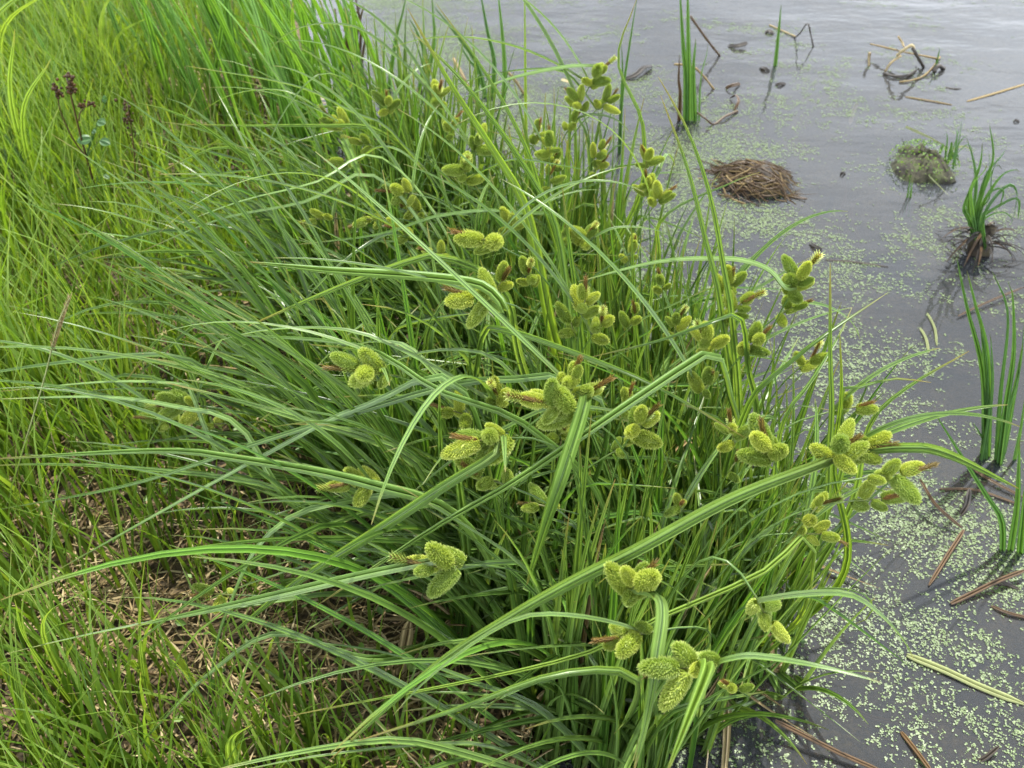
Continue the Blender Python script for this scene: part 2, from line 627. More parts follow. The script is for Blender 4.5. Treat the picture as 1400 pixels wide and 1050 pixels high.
# ------------------------------------------------------------------ sedge clumps
# bases of the clumps along the water's edge (metres), with a phrase that finds each one
CL = [  # x, y, leaves, label
    (0.16, 0.76, 140, "nearest sedge clump, its pale bracts sweeping down to the lower edge"),
    (0.33, 0.90, 120, "sedge clump standing in the water on the near right, bristly heads over the duckweed"),
    (-0.03, 0.93, 165, "dark leaved sedge clump rising from the dry litter behind the nearest clump"),
    (0.40, 1.14, 80, "sedge clump in the water with leaves reaching furthest right towards the upright bur-reed"),
    (0.15, 1.16, 145, "dense middle sedge clump crowded with fat bristly heads"),
    (-0.20, 1.16, 120, "sedge clump on the bank with long leaves blown flat over the grass to the left"),
    (0.27, 1.44, 130, "sedge clump in the water beside the dead brown tussock"),
    (-0.02, 1.44, 130, "sedge clump behind the crowded middle one with a tall bright leaf leaning left"),
    (-0.31, 1.60, 130, "sedge clump at the back of the bank, leaves streaming over the short grass"),
    (0.12, 1.78, 180, "furthest sedge clump in the water, thin upright stems with stacked heads"),
    (-0.19, 1.95, 170, "furthest sedge clump on the shoreline in front of the tall green flags"),
]
clumps = []
for (x, y, n, lab) in CL:
    z = float(ground_z(x, y))
    c = thing("sedge_clump", lab, "sedge", (x, y, z), "sedge clumps along the water's edge")
    clumps.append((c, np.array([x, y, z]), n))


def near_clump(p):
    d = [np.linalg.norm((p - c[1])[:2]) for c in clumps]
    return clumps[int(np.argmin(d))]


def clump_base(C, spread=0.07):
    a, r = rng.random() * 2 * math.pi, spread * math.sqrt(rng.random())
    x, y = C[1][0] + r * math.cos(a), C[1][1] + r * math.sin(a) * 0.9
    return np.array([x, y, float(ground_z(x, y)) - 0.01])


HEADS = [  # px, py, z, lean, scale, n
    (455, 165, .50, -50, 1.0, 4), (530, 140, .50, 10, 1.0, 4), (600, 128, .52, 5, 1.15, 5), (617, 170, .50, 20, 1.0, 3),
    (540, 262, .46, -75, 1.1, 4), (468, 220, .45, -70, 1.0, 3), (490, 192, .47, -60, .9, 3), (634, 228, .54, -5, 1.15, 5),
    (655, 195, .50, 15, 1.0, 4), (500, 300, .44, -75, .95, 3), (548, 315, .42, -40, .9, 3), (735, 182, .50, 15, .9, 3),
    (752, 196, .52, 0, 1.0, 4), (758, 216, .47, 5, .9, 3), (752, 240, .45, 0, .9, 2), (818, 98, .56, 25, 1.15, 5),
    (790, 135, .52, -20, 1.0, 4), (832, 138, .50, 45, .95, 4), (785, 165, .46, 25, .9, 3), (822, 205, .45, 30, .95, 4),
    (820, 226, .42, 35, .9, 3), (885, 215, .46, 0, .95, 4), (884, 250, .44, -10, .95, 4), (905, 268, .44, 25, 1.0, 4),
    (770, 320, .46, 5, .9, 3), (803, 320, .46, 15, .95, 4), (655, 325, .62, -50, 1.35, 4), (645, 405, .60, -65, 1.3, 5),
    (685, 385, .58, 20, 1.2, 3), (722, 375, .55, -10, 1.0, 3), (800, 408, .56, 5, 1.05, 4), (822, 442, .52, 20, 1.0, 3),
    (780, 440, .50, -15, .95, 3), (490, 505, .55, -65, 1.3, 4), (745, 550, .60, -60, 1.3, 5), (785, 512, .60, -5, 1.15, 3),
    (805, 535, .58, 50, 1.15, 4), (680, 540, .50, 0, 1.0, 3), (620, 562, .48, -50, 1.0, 3), (655, 602, .55, -75, 1.25, 5),
    (658, 652, .50, -70, 1.1, 3), (878, 575, .54, 15, 1.15, 4), (860, 606, .48, 40, .9, 3), (1000, 385, .52, 0, 1.0, 3),
    (1013, 415, .52, 25, 1.1, 4), (965, 462, .52, -30, 1.05, 4), (1035, 465, .50, 20, 1.05, 3), (1095, 378, .54, 12, 1.25, 6),
    (1085, 418, .47, 30, 1.0, 3), (1108, 492, .42, 20, 1.0, 2), (1000, 586, .50, -15, 1.0, 3), (1048, 608, .56, -25, 1.25, 4),
    (1150, 612, .58, 5, 1.08, 4), (1185, 612, .54, 60, 1.1, 3), (1232, 648, .56, 75, 1.12, 4), (1205, 682, .48, 70, 1.1, 3),
    (1170, 556, .48, 70, .9, 2), (1120, 690, .46, 20, .95, 2), (1125, 730, .40, 70, .9, 3), (872, 795, .54, 10, 1.2, 5),
    (848, 872, .50, -80, 1.1, 4), (928, 915, .54, -100, 1.2, 5), (1052, 852, .50, 150, .95, 4), (1000, 938, .40, -30, .8, 2),
    (240, 552, .34, -80, 1.25, 4), (212, 572, .30, -70, 1.0, 3), (292, 580, .30, -80, 1.0, 2), (478, 662, .42, -80, 1.15, 3),
    (590, 775, .46, -70, 1.35, 4), (292, 812, .22, -80, .9, 2), (970, 522, .48, 10, .95, 3), (925, 440, .48, 0, .9, 3),
    (858, 545, .48, 5, .9, 2), (905, 385, .46, -10, .9, 3), (700, 300, .46, 10, .9, 3), (432, 300, .38, -80, .9, 2),
    (592, 345, .42, -60, .9, 2), (868, 430, .46, 15, .85, 2), (865, 342, .44, 10, .85, 3), (1005, 632, .44, 10, .8, 1),
    (930, 690, .42, -10, .8, 2), (735, 690, .42, -60, .85, 2), (770, 590, .44, 20, .85, 2), (560, 285, .42, -50, .9, 3),
]
HEAD_P = np.array([at(h[0], h[1], h[2]) for h in HEADS])
HEAD_D = norm(np.array([0, -.35, 1.0]))


def crosses_head(P):
    """does a blade lie across a flower head, touching it or close above it?"""
    for k in (0.0, .03, .06, .10, .15, .20):
        d = np.linalg.norm(P[:, None] - (HEAD_P + norm(np.array([0, 0, CAM_H]) - HEAD_P) * k)[None], axis=2)
        if d.min() < .026:
            return True
    return False


WIND = math.pi + 0.05          # leaves are blown to the left, a little towards the viewer

for C in clumps:
    c, b0, n = C
    wet = b0[0] > shore_x(b0[1]) + .05       # clumps out in the water stand straighter
    for i in range(int(n * (1.75 if wet else 1.0))):
        b = clump_base(C, 0.14 if wet else .11)
        k = rng.random()
        kink = None
        daz = rng.normal(0, 0.15)
        p = rng.uniform(1.8, 4.0)
        if k < (.68 if wet else .40):
            # upright blades, many folded over near the top
            az = rng.random() * 2 * math.pi
            th0 = R(abs(rng.normal(5, 5)))
            th1 = th0 + R(rng.uniform(4, 22))
            L = rng.uniform(.32, .62) if not wet else rng.uniform(.36, .66)
            if rng.random() < .30:
                az = WIND + rng.normal(0, .7) if rng.random() < .6 else rng.normal(.2, .7)
                kink = (rng.uniform(.6, .85), R(rng.uniform(45, 110)))
        elif k < .90:
            # blades leaning with the wind, straight below and levelling out
            az = WIND - (.22 if b0[1] < 1.25 else 0) + rng.normal(0, .52)
            th0 = R(rng.uniform(10, 48))
            th1 = th0 + R(rng.uniform(35, 70))
            L = rng.uniform(.45, .85)
            if rng.random() < .3:
                kink = (rng.uniform(.45, .7), R(rng.uniform(25, 60)))
                th1 = th0 + R(rng.uniform(10, 30))
        else:
            az = rng.normal(.25, .9)
            th0 = R(abs(rng.normal(8, 6)))
            th1 = th0 + R(rng.uniform(45, 110))
            L = rng.uniform(.26, .40)
        if b0[1] > 1.35 and th0 > .17:
            L *= .82
        P = arc(b, az, L, th0, th1, 18, p, kink, daz)
        P[:, 2] = np.maximum(P[:, 2], np.maximum(ground_z(P[:, 0], P[:, 1]), 0) + 0.015 * np.linspace(0, 1, len(P)))
        if crosses_head(resample(P, 40, 4)) and rng.random() < .9:
            continue
        S0 = np.array([-math.sin(az), math.cos(az), 0])
        W = blade_w(18, rng.uniform(0.007, 0.0145), 0.8, 0.75, 0.5)
        leaf_obj("leaf", P, W, S0, M_SEDGE if (q := rng.random()) < .86 else M_REED if q < .97 or L > .5 else M_DEAD, c, b0, fold=rng.uniform(0.5, 1.1), twist=rng.normal(0, 0.5), rnd=rng.random())
    # withered leaves hanging at the foot
    for i in range(9 if b0[1] < 1.3 else 4):
        b = clump_base(C, 0.09)
        az = WIND + rng.normal(0.4, 0.9)
        P = arc(b, az, rng.uniform(0.15, 0.36), R(rng.uniform(10, 50)), R(rng.uniform(80, 150)), 12, 1.2, None, rng.normal(0, 0.8))
        P[:, 2] = np.maximum(P[:, 2], np.maximum(ground_z(P[:, 0], P[:, 1]), 0) + 0.006)
        leaf_obj("withered_leaf", P, blade_w(12, rng.uniform(0.007, 0.013), 0.8), [-math.sin(az), math.cos(az), 0], M_DEAD, c, b0, 0.6, rng.normal(0, 1.5))

# ---- flower spikes (a few shared meshes)
def spike_mesh(L, Rr, nb, bl, seed):
    r = np.random.default_rng(seed)
    V, F, U = [], [], []
    n = 0

    def prof(t):
        return Rr * np.clip(np.sin(np.pi * (0.12 + 0.88 * t)), 0, 1) ** 0.55
    ns = 8
    ts = np.linspace(0, 1, 7)
    for t in ts:
        for k in range(ns):
            a = 2 * math.pi * k / ns
            V.append((prof(t) * math.cos(a), prof(t) * math.sin(a), L * t))
            U.append((0, 0.3))
    for i in range(6):
        for k in range(ns):
            a, b = i * ns + k, i * ns + (k + 1) % ns
            F.append((a, b, b + ns, a + ns))
    n = len(V)
    for i in range(nb):
        t = min(1, max(0.0, (i + 0.5) / nb + r.normal(0, 0.01)))
        a = i * 2.39996 + r.normal(0, 0.12)
        rad = np.array([math.cos(a), math.sin(a), 0])
        tan = np.array([-math.sin(a), math.cos(a), 0])
        up = 0.15 + 0.6 * t + r.normal(0, 0.12) + 12 * max(0, t - .88)
        d = rad * 0.9 + np.array([0, 0, 1]) * up + tan * r.normal(0, 0.15)
        d /= np.linalg.norm(d)
        nrm = np.cross(d, tan)
        p = rad * prof(t) * 0.9 + np.array([0, 0, L * t])
        l = bl * r.uniform(0.75, 1.2)
        wd = 0.00058
        # plump perigynium narrowing to a needle beak: two quads crossing at the tip edge
        for q in (tan, nrm):
            V += [p - q * wd, p + q * wd, p + d * l * 0.5 + q * wd * 0.75, p + d * l * 0.5 - q * wd * 0.75,
                  p + d * l + q * 0.00014, p + d * l - q * 0.00014]
            U += [(0, .2), (0, .2), (0, .55), (0, .55), (0, 1), (0, 1)]
            F += [(n, n + 1, n + 2, n + 3), (n + 3, n + 2, n + 4, n + 5)]
            n += 6
    return np.array(V), np.array(F), np.array(U)


SPK = []
for i, (L, Rr, nb, bl) in enumerate([(0.033, 0.0071, 760, 0.0041), (0.029, 0.0073, 690, 0.0042), (0.039, 0.0070, 840, 0.0039), (0.023, 0.0072, 580, 0.0043), (0.035, 0.0077, 820, 0.0038)]):
    V, F, U = spike_mesh(L, Rr, nb, bl, 50 + i)
    SPK.append((make_mesh("spike", V, F, M_SPIKE, U, 0.5, smooth=False), L))


def male_mesh(L, seed, tuft):
    r = np.random.default_rng(seed)
    V, F, U = tube(np.stack([np.zeros(7), np.zeros(7), np.linspace(0, L, 7)], 1), 0.0019 * np.array([.7, 1, 1.1, 1.1, 1, .8, .3]), 5)
    V, F, U = list(V), [tuple(f) for f in F], [(u[0], 0.15) for u in U]
    n = len(V)
    for i in range(90):
        t = (i + .5) / 90
        a = i * 2.39996
        rad, tan = np.array([math.cos(a), math.sin(a), 0]), np.array([-math.sin(a), math.cos(a), 0])
        d = norm(rad * 0.45 + np.array([0, 0, 1.0]) + tan * r.normal(0, .15))
        p = rad * 0.0017 + np.array([0, 0, L * t * 0.97])
        l = 0.0042 * r.uniform(.7, 1.3)
        V += [p - tan * .0007, p + tan * .0007, p + d * l + tan * .0002, p + d * l - tan * .0002]
        U += [(0, .3), (0, .3), (0, r.uniform(.5, 1)), (0, 1)]
        F.append((n, n + 1, n + 2, n + 3))
        n += 4
    nm = len(F)
    if tuft:      # a few green perigynia mixed into the brown spike
        for i in range(70):
            t = tuft[0] + (tuft[1] - tuft[0]) * (i + .5) / 70
            a = i * 2.39996
            rad, tan = np.array([math.cos(a), math.sin(a), 0]), np.array([-math.sin(a), math.cos(a), 0])
            d = norm(rad * 0.9 + np.array([0, 0, .7]))
            p = rad * 0.001 + np.array([0, 0, L * t])
            V += [p - tan * .0008, p + tan * .0008, p + d * .0065 + tan * .0002, p + d * .0065 - tan * .0002]
            U += [(0, .3), (0, .3), (0, 1), (0, 1)]
            F.append((n, n + 1, n + 2, n + 3))
            n += 4
    me = make_mesh("terminal_spike", V, F, None, U, 0.5, False, mats=[M_MALE, M_SPIKE], midx=[0] * nm + [1] * (len(F) - nm))
    return me


MALE = [male_mesh(0.030, 1, None), male_mesh(0.034, 2, (0.55, 0.95)), male_mesh(0.026, 3, None), male_mesh(0.032, 4, (0.0, 0.4))]

def vec_rot(d):
    q = Vector(d).to_track_quat('Z', 'Y')
    q = q @ Matrix.Rotation(rng.random() * 6.28, 3, 'Z').to_quaternion()
    return q.to_euler()


stems = []          # (stem object, clump, tip world, direction)


def flowering_stem(px, py, z, lean, scale=1.0, n=4, base=None, rot=0.0, male=True):
    """lean: image-space tilt of the head axis in degrees, 0 = up, +90 = to the right, 180 = hanging"""
    tip = at(px, py, z)
    a = R(lean)
    up = abs(math.cos(a))
    d = norm(np.array([math.sin(a), -0.25 + rng.normal(0, .15), math.cos(a)]))
    C = near_clump(tip - np.array([0.16 * math.sin(a), 0, 0])) if base is None else clumps[base]
    b = clump_base(C, 0.06)
    b[:2] += np.clip((tip - b)[:2] * 0.15, -0.05, 0.05)
    b[2] = float(ground_z(b[0], b[1])) - 0.01
    h = tip - d * 0.035
    L = np.linalg.norm(h - b)
    # cubic Bezier from the foot to below the head
    p1 = b + np.array([0, 0, 1.0]) * L * 0.45 + (h - b) * [0.12, 0.12, 0]
    p2 = h - d * L * 0.30
    t = np.linspace(0, 1, 16)[:, None]
    P = (1 - t) ** 3 * b + 3 * (1 - t) ** 2 * t * p1 + 3 * (1 - t) * t * t * p2 + t ** 3 * h
    P = np.vstack([P, tip[None]])
    V, F, U = tube(P - C[1], np.linspace(0.0020, 0.0011, len(P)), 5)
    me = make_mesh("flowering_stem", V, F, M_SEDGE, U, 0.45)
    st = obj("flowering_stem", me, C[0])
    tl = tip - C[1]
    # spikes clustered round the last few centimetres of the stem
    side = norm(np.cross(d, [0.2, 1, 0.3]))
    oth = np.cross(d, side)
    for i in range(n):
        ang = rot + i * 2.4 + rng.normal(0, 0.3)
        rad = side * math.cos(ang) + oth * math.sin(ang)
        sp = rng.uniform(0.55, 1.2) if i < n - 1 else 0.25
        dd = norm(d * math.cos(sp) + rad * math.sin(sp))
        org = tl - d * (0.030 * (1 - i / max(1, n - 1))) * scale + rad * 0.003
        me_, Ls = SPK[rng.integers(len(SPK))]
        s = scale * rng.choice([.55, .68, .75, .80, .86, .92]) * rng.uniform(.95, 1.05)
        obj("spike", me_, st, org, vec_rot(dd), (s, s, s))
    if male:
        dd = norm(d + side * rng.normal(0, .25) + oth * rng.normal(0, .2))
        obj("terminal_spike", MALE[rng.integers(4)], st, tl + d * 0.002, vec_rot(dd), (scale,) * 3)
    stems.append((st, C, tip, d))
    return st


def bract(stem, L, az, th0, th1, kink=None, W=0.008):
    st, C, tip, d = stem
    b = tip - d * 0.03
    if math.cos(az) > -.3:
        L *= .5
    P = arc(b, az, L, th0, th1, 16, 1.3, kink, rng.normal(0, .2))
    P[:, 2] = np.maximum(P[:, 2], 0.03)
    if crosses_head(resample(P[6:], 30, 4)):
        return
    leaf_obj("bract", P, blade_w(16, W, 0.8), [-math.sin(az), math.cos(az), 0], M_SEDGE, st, C[1], rng.uniform(.4, .8), rng.normal(0, .3), rnd=rng.uniform(.4, 1))


for h in HEADS:
    flowering_stem(*h[:5], n=h[5] + 1, rot=rng.random() * 6.28)
for s in list(stems):
    for k in range(2):
        if rng.random() < 0.62:
            az = WIND + rng.normal(0, .6) if rng.random() < .65 else rng.normal(0, .8)
            bract(s, rng.uniform(.25, .5), az, R(rng.uniform(15, 60)), R(rng.uniform(70, 125)),
                  (rng.uniform(.2, .5), R(rng.uniform(20, 50))) if rng.random() < .4 else None, rng.uniform(.005, .009))

# leaves that stand out, each followed along its own course: points (px, py, height), from the plant outwards
LEAVES = [  # kind ('b' bract from the head nearest its start, 'l' from a clump), width m, material, rnd, points
    ('b', .0125, M_SEDGE, .95, [(1122, 634, .565), (1000, 682, .56), (870, 752, .54), (789, 792, .52), (700, 842, .48), (593, 912, .42), (450, 1040, .32)]),
    ('l', .0125, M_SEDGE, .95, [(872, 950, .42), (850, 918, .50), (753, 924, .52), (629, 968, .49), (489, 1013, .44)]),
    ('b', .013, M_SEDGE, 1., [(903, 822, .56), (897, 900, .55), (882, 990, .50), (866, 1056, .46)]),
    ('b', .012, M_BRIGHT, .5, [(968, 912, .62), (940, 985, .62), (912, 1056, .60)]),
    ('l', .013, M_SEDGE, .7, [(620, 690, .30), (450, 690, .40), (360, 738, .38), (314, 828, .30), (293, 896, .24), (278, 1010, .14)]),
    ('l', .012, M_SEDGE, .6, [(520, 900, .20), (380, 866, .26), (290, 918, .24), (232, 975, .20), (160, 1052, .14)]),
    ('b', .0125, M_SEDGE, .9, [(606, 764, .47), (500, 785, .46), (357, 818, .42), (178, 857, .34)]),
    ('l', .012, M_SEDGE, .8, [(420, 700, .25), (328, 583, .40), (250, 558, .41), (143, 543, .40), (-20, 546, .36)]),
    ('l', .010, M_SEDGE, .9, [(330, 640, .25), (262, 540, .37), (250, 526, .38), (150, 522, .37), (0, 535, .33)]),
    ('l', .0145, M_SEDGE, .85, [(640, 720, .40), (500, 660, .48), (321, 626, .47), (214, 616, .45), (-20, 628, .40)]),
    ('l', .012, M_SEDGE, .2, [(830, 600, .40), (770, 520, .50), (725, 518, .52), (628, 524, .52), (500, 560, .49), (357, 604, .44), (180, 662, .36), (-10, 698, .28)]),
    ('l', .013, M_SEDGE, .4, [(640, 545, .52), (500, 555, .50), (357, 625, .42), (220, 700, .34), (60, 790, .24)]),
    ('l', .012, M_SEDGE, 1., [(300, 600, .20), (276, 545, .28), (229, 459, .36), (171, 522, .32)]),
    ('l', .010, M_SEDGE, .8, [(240, 600, .15), (150, 508, .25), (95, 450, .30), (40, 424, .31), (-20, 414, .30)]),
    ('l', .010, M_SEDGE, .9, [(600, 300, .30), (540, 185, .48), (480, 152, .53), (400, 116, .55), (255, 90, .54)]),
    ('l', .019, M_BRIGHT, .9, [(780, 560, .20), (752, 440, .42), (721, 290, .58), (671, 200, .66), (618, 118, .73), (557, 11, .82)]),
    ('l', .011, M_SEDGE, .75, [(770, 420, .20), (735, 250, .50), (700, 162, .62), (650, 79, .70), (596, 5, .77)]),
    ('l', .013, M_SEDGE, .7, [(790, 560, .30), (765, 330, .52), (725, 240, .60), (640, 120, .70), (560, 40, .74)]),
    ('l', .012, M_SEDGE, .85, [(1010, 600, .25), (1000, 430, .52), (990, 371, .58), (971, 268, .68), (940, 178, .75), (900, 105, .80)]),
    ('l', .012, M_SEDGE, .9, [(1000, 600, .25), (985, 420, .52), (965, 330, .60), (940, 230, .68), (903, 130, .75)]),
    ('b', .011, M_SEDGE, .95, [(1072, 392, .54), (1055, 372, .56), (1030, 360, .57), (990, 354, .57), (900, 358, .56), (790, 385, .52)]),
    ('l', .012, M_SEDGE, .7, [(1030, 600, .30), (1022, 500, .46), (1012, 434, .56), (971, 441, .57), (900, 466, .55), (800, 490, .5)]),
    ('l', .014, M_SEDGE, .85, [(1005, 640, .30), (995, 530, .52), (978, 482, .59), (946, 495, .60), (870, 545, .59), (807, 588, .57), (700, 660, .52), (593, 722, .46), (430, 830, .34)]),
    ('l', .013, M_SEDGE, .6, [(985, 700, .20), (1021, 558, .48), (1075, 500, .55), (1128, 458, .58), (1214, 400, .60)]),
    ('l', .009, M_SEDGE, .7, [(1040, 740, .20), (1068, 586, .50), (1110, 520, .55), (1146, 461, .57), (1165, 420, .57)]),
    ('l', .011, M_SEDGE, .9, [(1130, 700, .30), (1150, 545, .50), (1165, 533, .52), (1221, 518, .53), (1273, 523, .52)]),
    ('l', .011, M_SEDGE, .9, [(1150, 720, .20), (1186, 588, .44), (1236, 533, .49), (1325, 480, .52)]),
    ('b', .011, M_SEDGE, .8, [(1236, 612, .55), (1293, 620, .52), (1393, 668, .44)]),
    ('l', .012, M_SEDGE, .85, [(640, 560, .30), (660, 460, .52), (689, 451, .56), (780, 480, .58), (893, 526, .58), (1018, 598, .54)]),
    ('b', .012, M_SEDGE, .9, [(690, 425, .61), (676, 402, .63), (646, 386, .64), (560, 376, .63), (450, 369, .60), (340, 358, .55)]),
    ('l', .014, M_SEDGE, 1., [(720, 520, .35), (690, 400, .55), (610, 352, .60), (557, 358, .60), (450, 398, .56), (330, 450, .48)]),
    ('l', .011, M_SEDGE, .85, [(830, 720, .30), (729, 588, .50), (600, 534, .55), (521, 484, .56), (450, 466, .55), (270, 455, .49)]),
    ('b', .016, M_SEDGE, .6, [(800, 545, .59), (771, 640, .56), (746, 715, .50), (720, 800, .40)]),
    ('b', .013, M_SEDGE, .8, [(678, 620, .55), (611, 662, .52), (521, 722, .46), (400, 800, .36), (300, 880, .26)]),
    ('l', .015, M_SEDGE, .55, [(800, 600, .28), (796, 480, .45), (779, 340, .60), (768, 250, .68)]),
    ('l', .014, M_SEDGE, .3, [(872, 560, .25), (868, 440, .42), (864, 330, .55), (862, 300, .58)]),
    ('l', .006, M_SEDGE, .9, [(1075, 870, .16), (1115, 812, .28), (1136, 804, .30), (1179, 811, .31), (1193, 832, .28), (1175, 853, .25), (1150, 846, .24)]),
    ('l', .007, M_BRIGHT, .9, [(1080, 860, .20), (1112, 770, .43), (1100, 732, .48), (1043, 782, .50), (900, 845, .47), (760, 905, .42), (390, 980, .30)]),
    ('l', .012, M_BRIGHT, .5, [(1145, 800, .20), (1140, 640, .40), (1150, 540, .52), (1148, 455, .60)]),
    ('l', .012, M_SEDGE, .8, [(1110, 760, .25), (1135, 600, .48), (1135, 480, .60), (1135, 360, .70)]),
    ('l', .010, M_SEDGE, .9, [(620, 340, .35), (520, 215, .50), (430, 250, .50), (330, 275, .47), (230, 312, .40)]),
    ('l', .010, M_SEDGE, .95, [(600, 350, .35), (510, 240, .49), (420, 275, .48), (300, 300, .44), (190, 345, .36)]),
    ('l', .009, M_SEDGE, .9, [(560, 250, .35), (520, 180, .50), (440, 172, .52), (340, 172, .51), (250, 170, .49)]),
    ('b', .013, M_SEDGE, .9, [(470, 190, .51), (500, 260, .48), (530, 340, .40)]),
    ('l', .011, M_SEDGE, .8, [(860, 300, .30), (880, 180, .50), (845, 85, .62), (870, 0, .72)]),
    ('l', .010, M_SEDGE, .7, [(780, 330, .30), (700, 290, .46), (600, 295, .50), (520, 320, .48), (400, 335, .42)]),
    ('l', .010, M_SEDGE, .8, [(900, 380, .3), (905, 300, .46), (1000, 250, .52), (1040, 235, .52)]),
    ('b', .010, M_SEDGE, .9, [(820, 90, .57), (770, 92, .58), (690, 110, .56), (620, 140, .52)]),
]
for (kind, W, mat, rv, pts) in LEAVES:
    Q = np.array([at(*p) for p in pts])
    if kind == 'b':
        i = int(np.argmin([np.linalg.norm(s[2] - Q[0]) for s in stems]))
        st, C, tip, d = stems[i]
        par = st
        Q = np.vstack([(tip - d * 0.02)[None], Q]) if np.linalg.norm(tip - Q[0]) > 0.02 else Q
        nm = "bract"
    else:
        C = near_clump(Q[0])
        b = clump_base(C, 0.06)
        Q = np.vstack([b[None], Q])
        par = C[0]
        nm = "leaf"
    P = resample(Q, 34)
    t = P[-1] - P[len(P) // 3]
    side = np.cross(t, [0, 0, 1.0])
    if abs(t[2]) > .42 * np.linalg.norm(t):      # upright blades turn their broad face outwards
        side = np.cross(t, [.1, 1.0, -.6])
    Pm = P
    T = norm(np.gradient(P, axis=0))
    # side vectors stay level so that the broad face looks up
    S0 = norm(side)
    leaf_obj(nm, Pm, blade_w(34, W, 0.85, 0.7, 0.45), S0, mat, par, C[1], fold=0.95, twist=rng.normal(0, .15), rnd=rv)

# ------------------------------------------------------------------ grass of the bank (nobody could count it)
def grass_field(name, label, n, xr, yr, keep, Lr, Wr, mat, lean=(8, 12), bend=(25, 75), rows=6, windy=0.35, rbias=None):
    X = rng.uniform(*xr, n)
    Y = rng.uniform(*yr, n)
    k = rng.random(n) < keep(X, Y)
    X, Y = X[k], Y[k]
    n = len(X)
    Z = ground_z(X, Y) - 0.004
    hgt = Lr(X, Y)
    L = hgt * rng.uniform(0.55, 1.15, n)
    az = np.where(rng.random(n) < windy, rng.normal(math.pi * 0.9, 0.9, n), rng.random(n) * 2 * math.pi)
    th0 = np.radians(np.abs(rng.normal(lean[0], lean[1], n)))
    th1 = th0 + np.radians(rng.uniform(*bend, n))
    p = rng.uniform(1.0, 2.4, n)
    s = np.linspace(0, 1, rows)
    th = th0[:, None] + (th1 - th0)[:, None] * s[None] ** p[:, None]
    a2 = az[:, None] + rng.normal(0, .3, n)[:, None] * s[None]
    D = np.stack([np.sin(th) * np.cos(a2), np.sin(th) * np.sin(a2), np.cos(th)], -1)
    step = (D[:, 1:] + D[:, :-1]) * 0.5 * (L / (rows - 1))[:, None, None]
    P = np.concatenate([np.zeros((n, 1, 3)), np.cumsum(step, 1)], 1) + np.stack([X, Y, Z], -1)[:, None]
    tw = rng.normal(0, .6, n)
    S = np.stack([-np.sin(az + tw), np.cos(az + tw), 0 * az], -1)[:, None]
    W = (rng.uniform(*Wr, n)[:, None] * np.clip(1.02 - s ** 1.8, 0.06, 1)[None] * np.minimum(1, .7 + s * 2)[None])[:, :, None] * 0.5
    V = np.stack([P - S * W, P + S * W], 2).reshape(-1, 3)
    uv = np.broadcast_to(np.stack([np.tile([0.0, 1.0], rows), np.repeat(s, 2)], -1)[None], (n, rows * 2, 2)).reshape(-1, 2)
    rb = np.clip(rng.normal(.5, .28, n) + (rbias(X, Y) if rbias else 0), 0, 1)
    o = np.arange(n)[:, None] * rows * 2 + np.arange(rows - 1)[None] * 2
    F = np.stack([o, o + 1, o + 3, o + 2], -1).reshape(-1, 4)
    return tag(obj(name, make_mesh(name, V, F, mat, uv, np.repeat(rb, rows * 2))), label, kind="stuff")


def px_of(X, Y, Z):
    """where a place on the bank lies in the photograph, to lay the patches out"""
    dz = Z - CAM_H
    dep = Y * CP - dz * SP
    return 700 + FPX * X / dep, 525 - FPX * (Y * SP + dz * CP) / dep


BARE = [tuple(at(px, py, .06)[:2]) + (rx, ry, a) for (px, py, rx, ry, a) in [
    (240, 870, .20, .14, .95), (400, 900, .18, .13, .95), (540, 860, .14, .12, .95), (450, 480, .18, .13, .75),
    (300, 480, .14, .13, .6), (640, 950, .14, .10, .8), (330, 760, .15, .12, .75), (150, 730, .12, .10, .5), (420, 560, .2, .15, .6), (550, 700, .2, .2, .6),
    (330, 140, .3, .3, .5), (430, 210, .14, .2, .7)]]


def bare(X, Y):
    b = np.zeros_like(X)
    for (cx, cy, rx, ry, a) in BARE:
        b = np.maximum(b, a * np.exp(-((X - cx) / rx) ** 2 - ((Y - cy) / ry) ** 2))
    return b


def keep_grass(X, Y):
    d = shore_x(Y) - X
    k = np.clip(d / 0.10, 0, 1) * (1 - bare(X, Y))
    k = k * np.clip(-.25 + 2.3 * fbm(X * 6, Y * 6, 77), 0.06, 1)
    return k * np.clip(1.25 - 0.16 * Y, .3, 1)


def grass_len(X, Y):
    d = shore_x(Y) - X
    return 0.14 + 0.26 * fbm(X * 2.5, Y * 2.5, 90) * np.clip(d / 0.5, .3, 1.4) + 0.06 * np.clip((d - .7) / .7, 0, 1)


grass_field("grass", "fine yellow green grass covering the bank left of the sedges", 64000, (-3.0, .35), (0.15, 4.6), keep_grass,
            grass_len, (0.0032, 0.0085), M_GRASS, lean=(5, 8), bend=(12, 55), windy=.25, rbias=lambda X, Y: .8 * (fbm(X * 5, Y * 5, 13) - .5))


def keep_tall(X, Y):
    d = shore_x(Y) - X
    return np.clip((d - .45) / .5, 0, 1) * (1 - .95 * bare(X, Y)) * np.clip(2.2 * (fbm(X * 3, Y * 3, 55) - .3), 0, 1)


grass_field("meadow_grass", "taller lush grass blades on the bank away from the water", 20000, (-3.0, -.1), (0.2, 4.6), keep_tall,
            lambda X, Y: .30 + .16 * fbm(X * 2, Y * 2, 66), (0.004, 0.009), M_BRIGHT, lean=(6, 9), bend=(15, 60), rows=8)


grass_field("dry_grass", "dead brown grass stalks standing among the green blades", 5000, (-3.0, .2), (0.3, 4.4), lambda X, Y: np.clip((shore_x(Y) - X) / .2, 0, 1) * np.clip(2.5 * (fbm(X * 4, Y * 4, 19) - .42), 0, 1),
            lambda X, Y: .16 + .2 * fbm(X * 3, Y * 3, 23), (0.0016, 0.0035), M_STRAW, lean=(10, 14), bend=(5, 40))

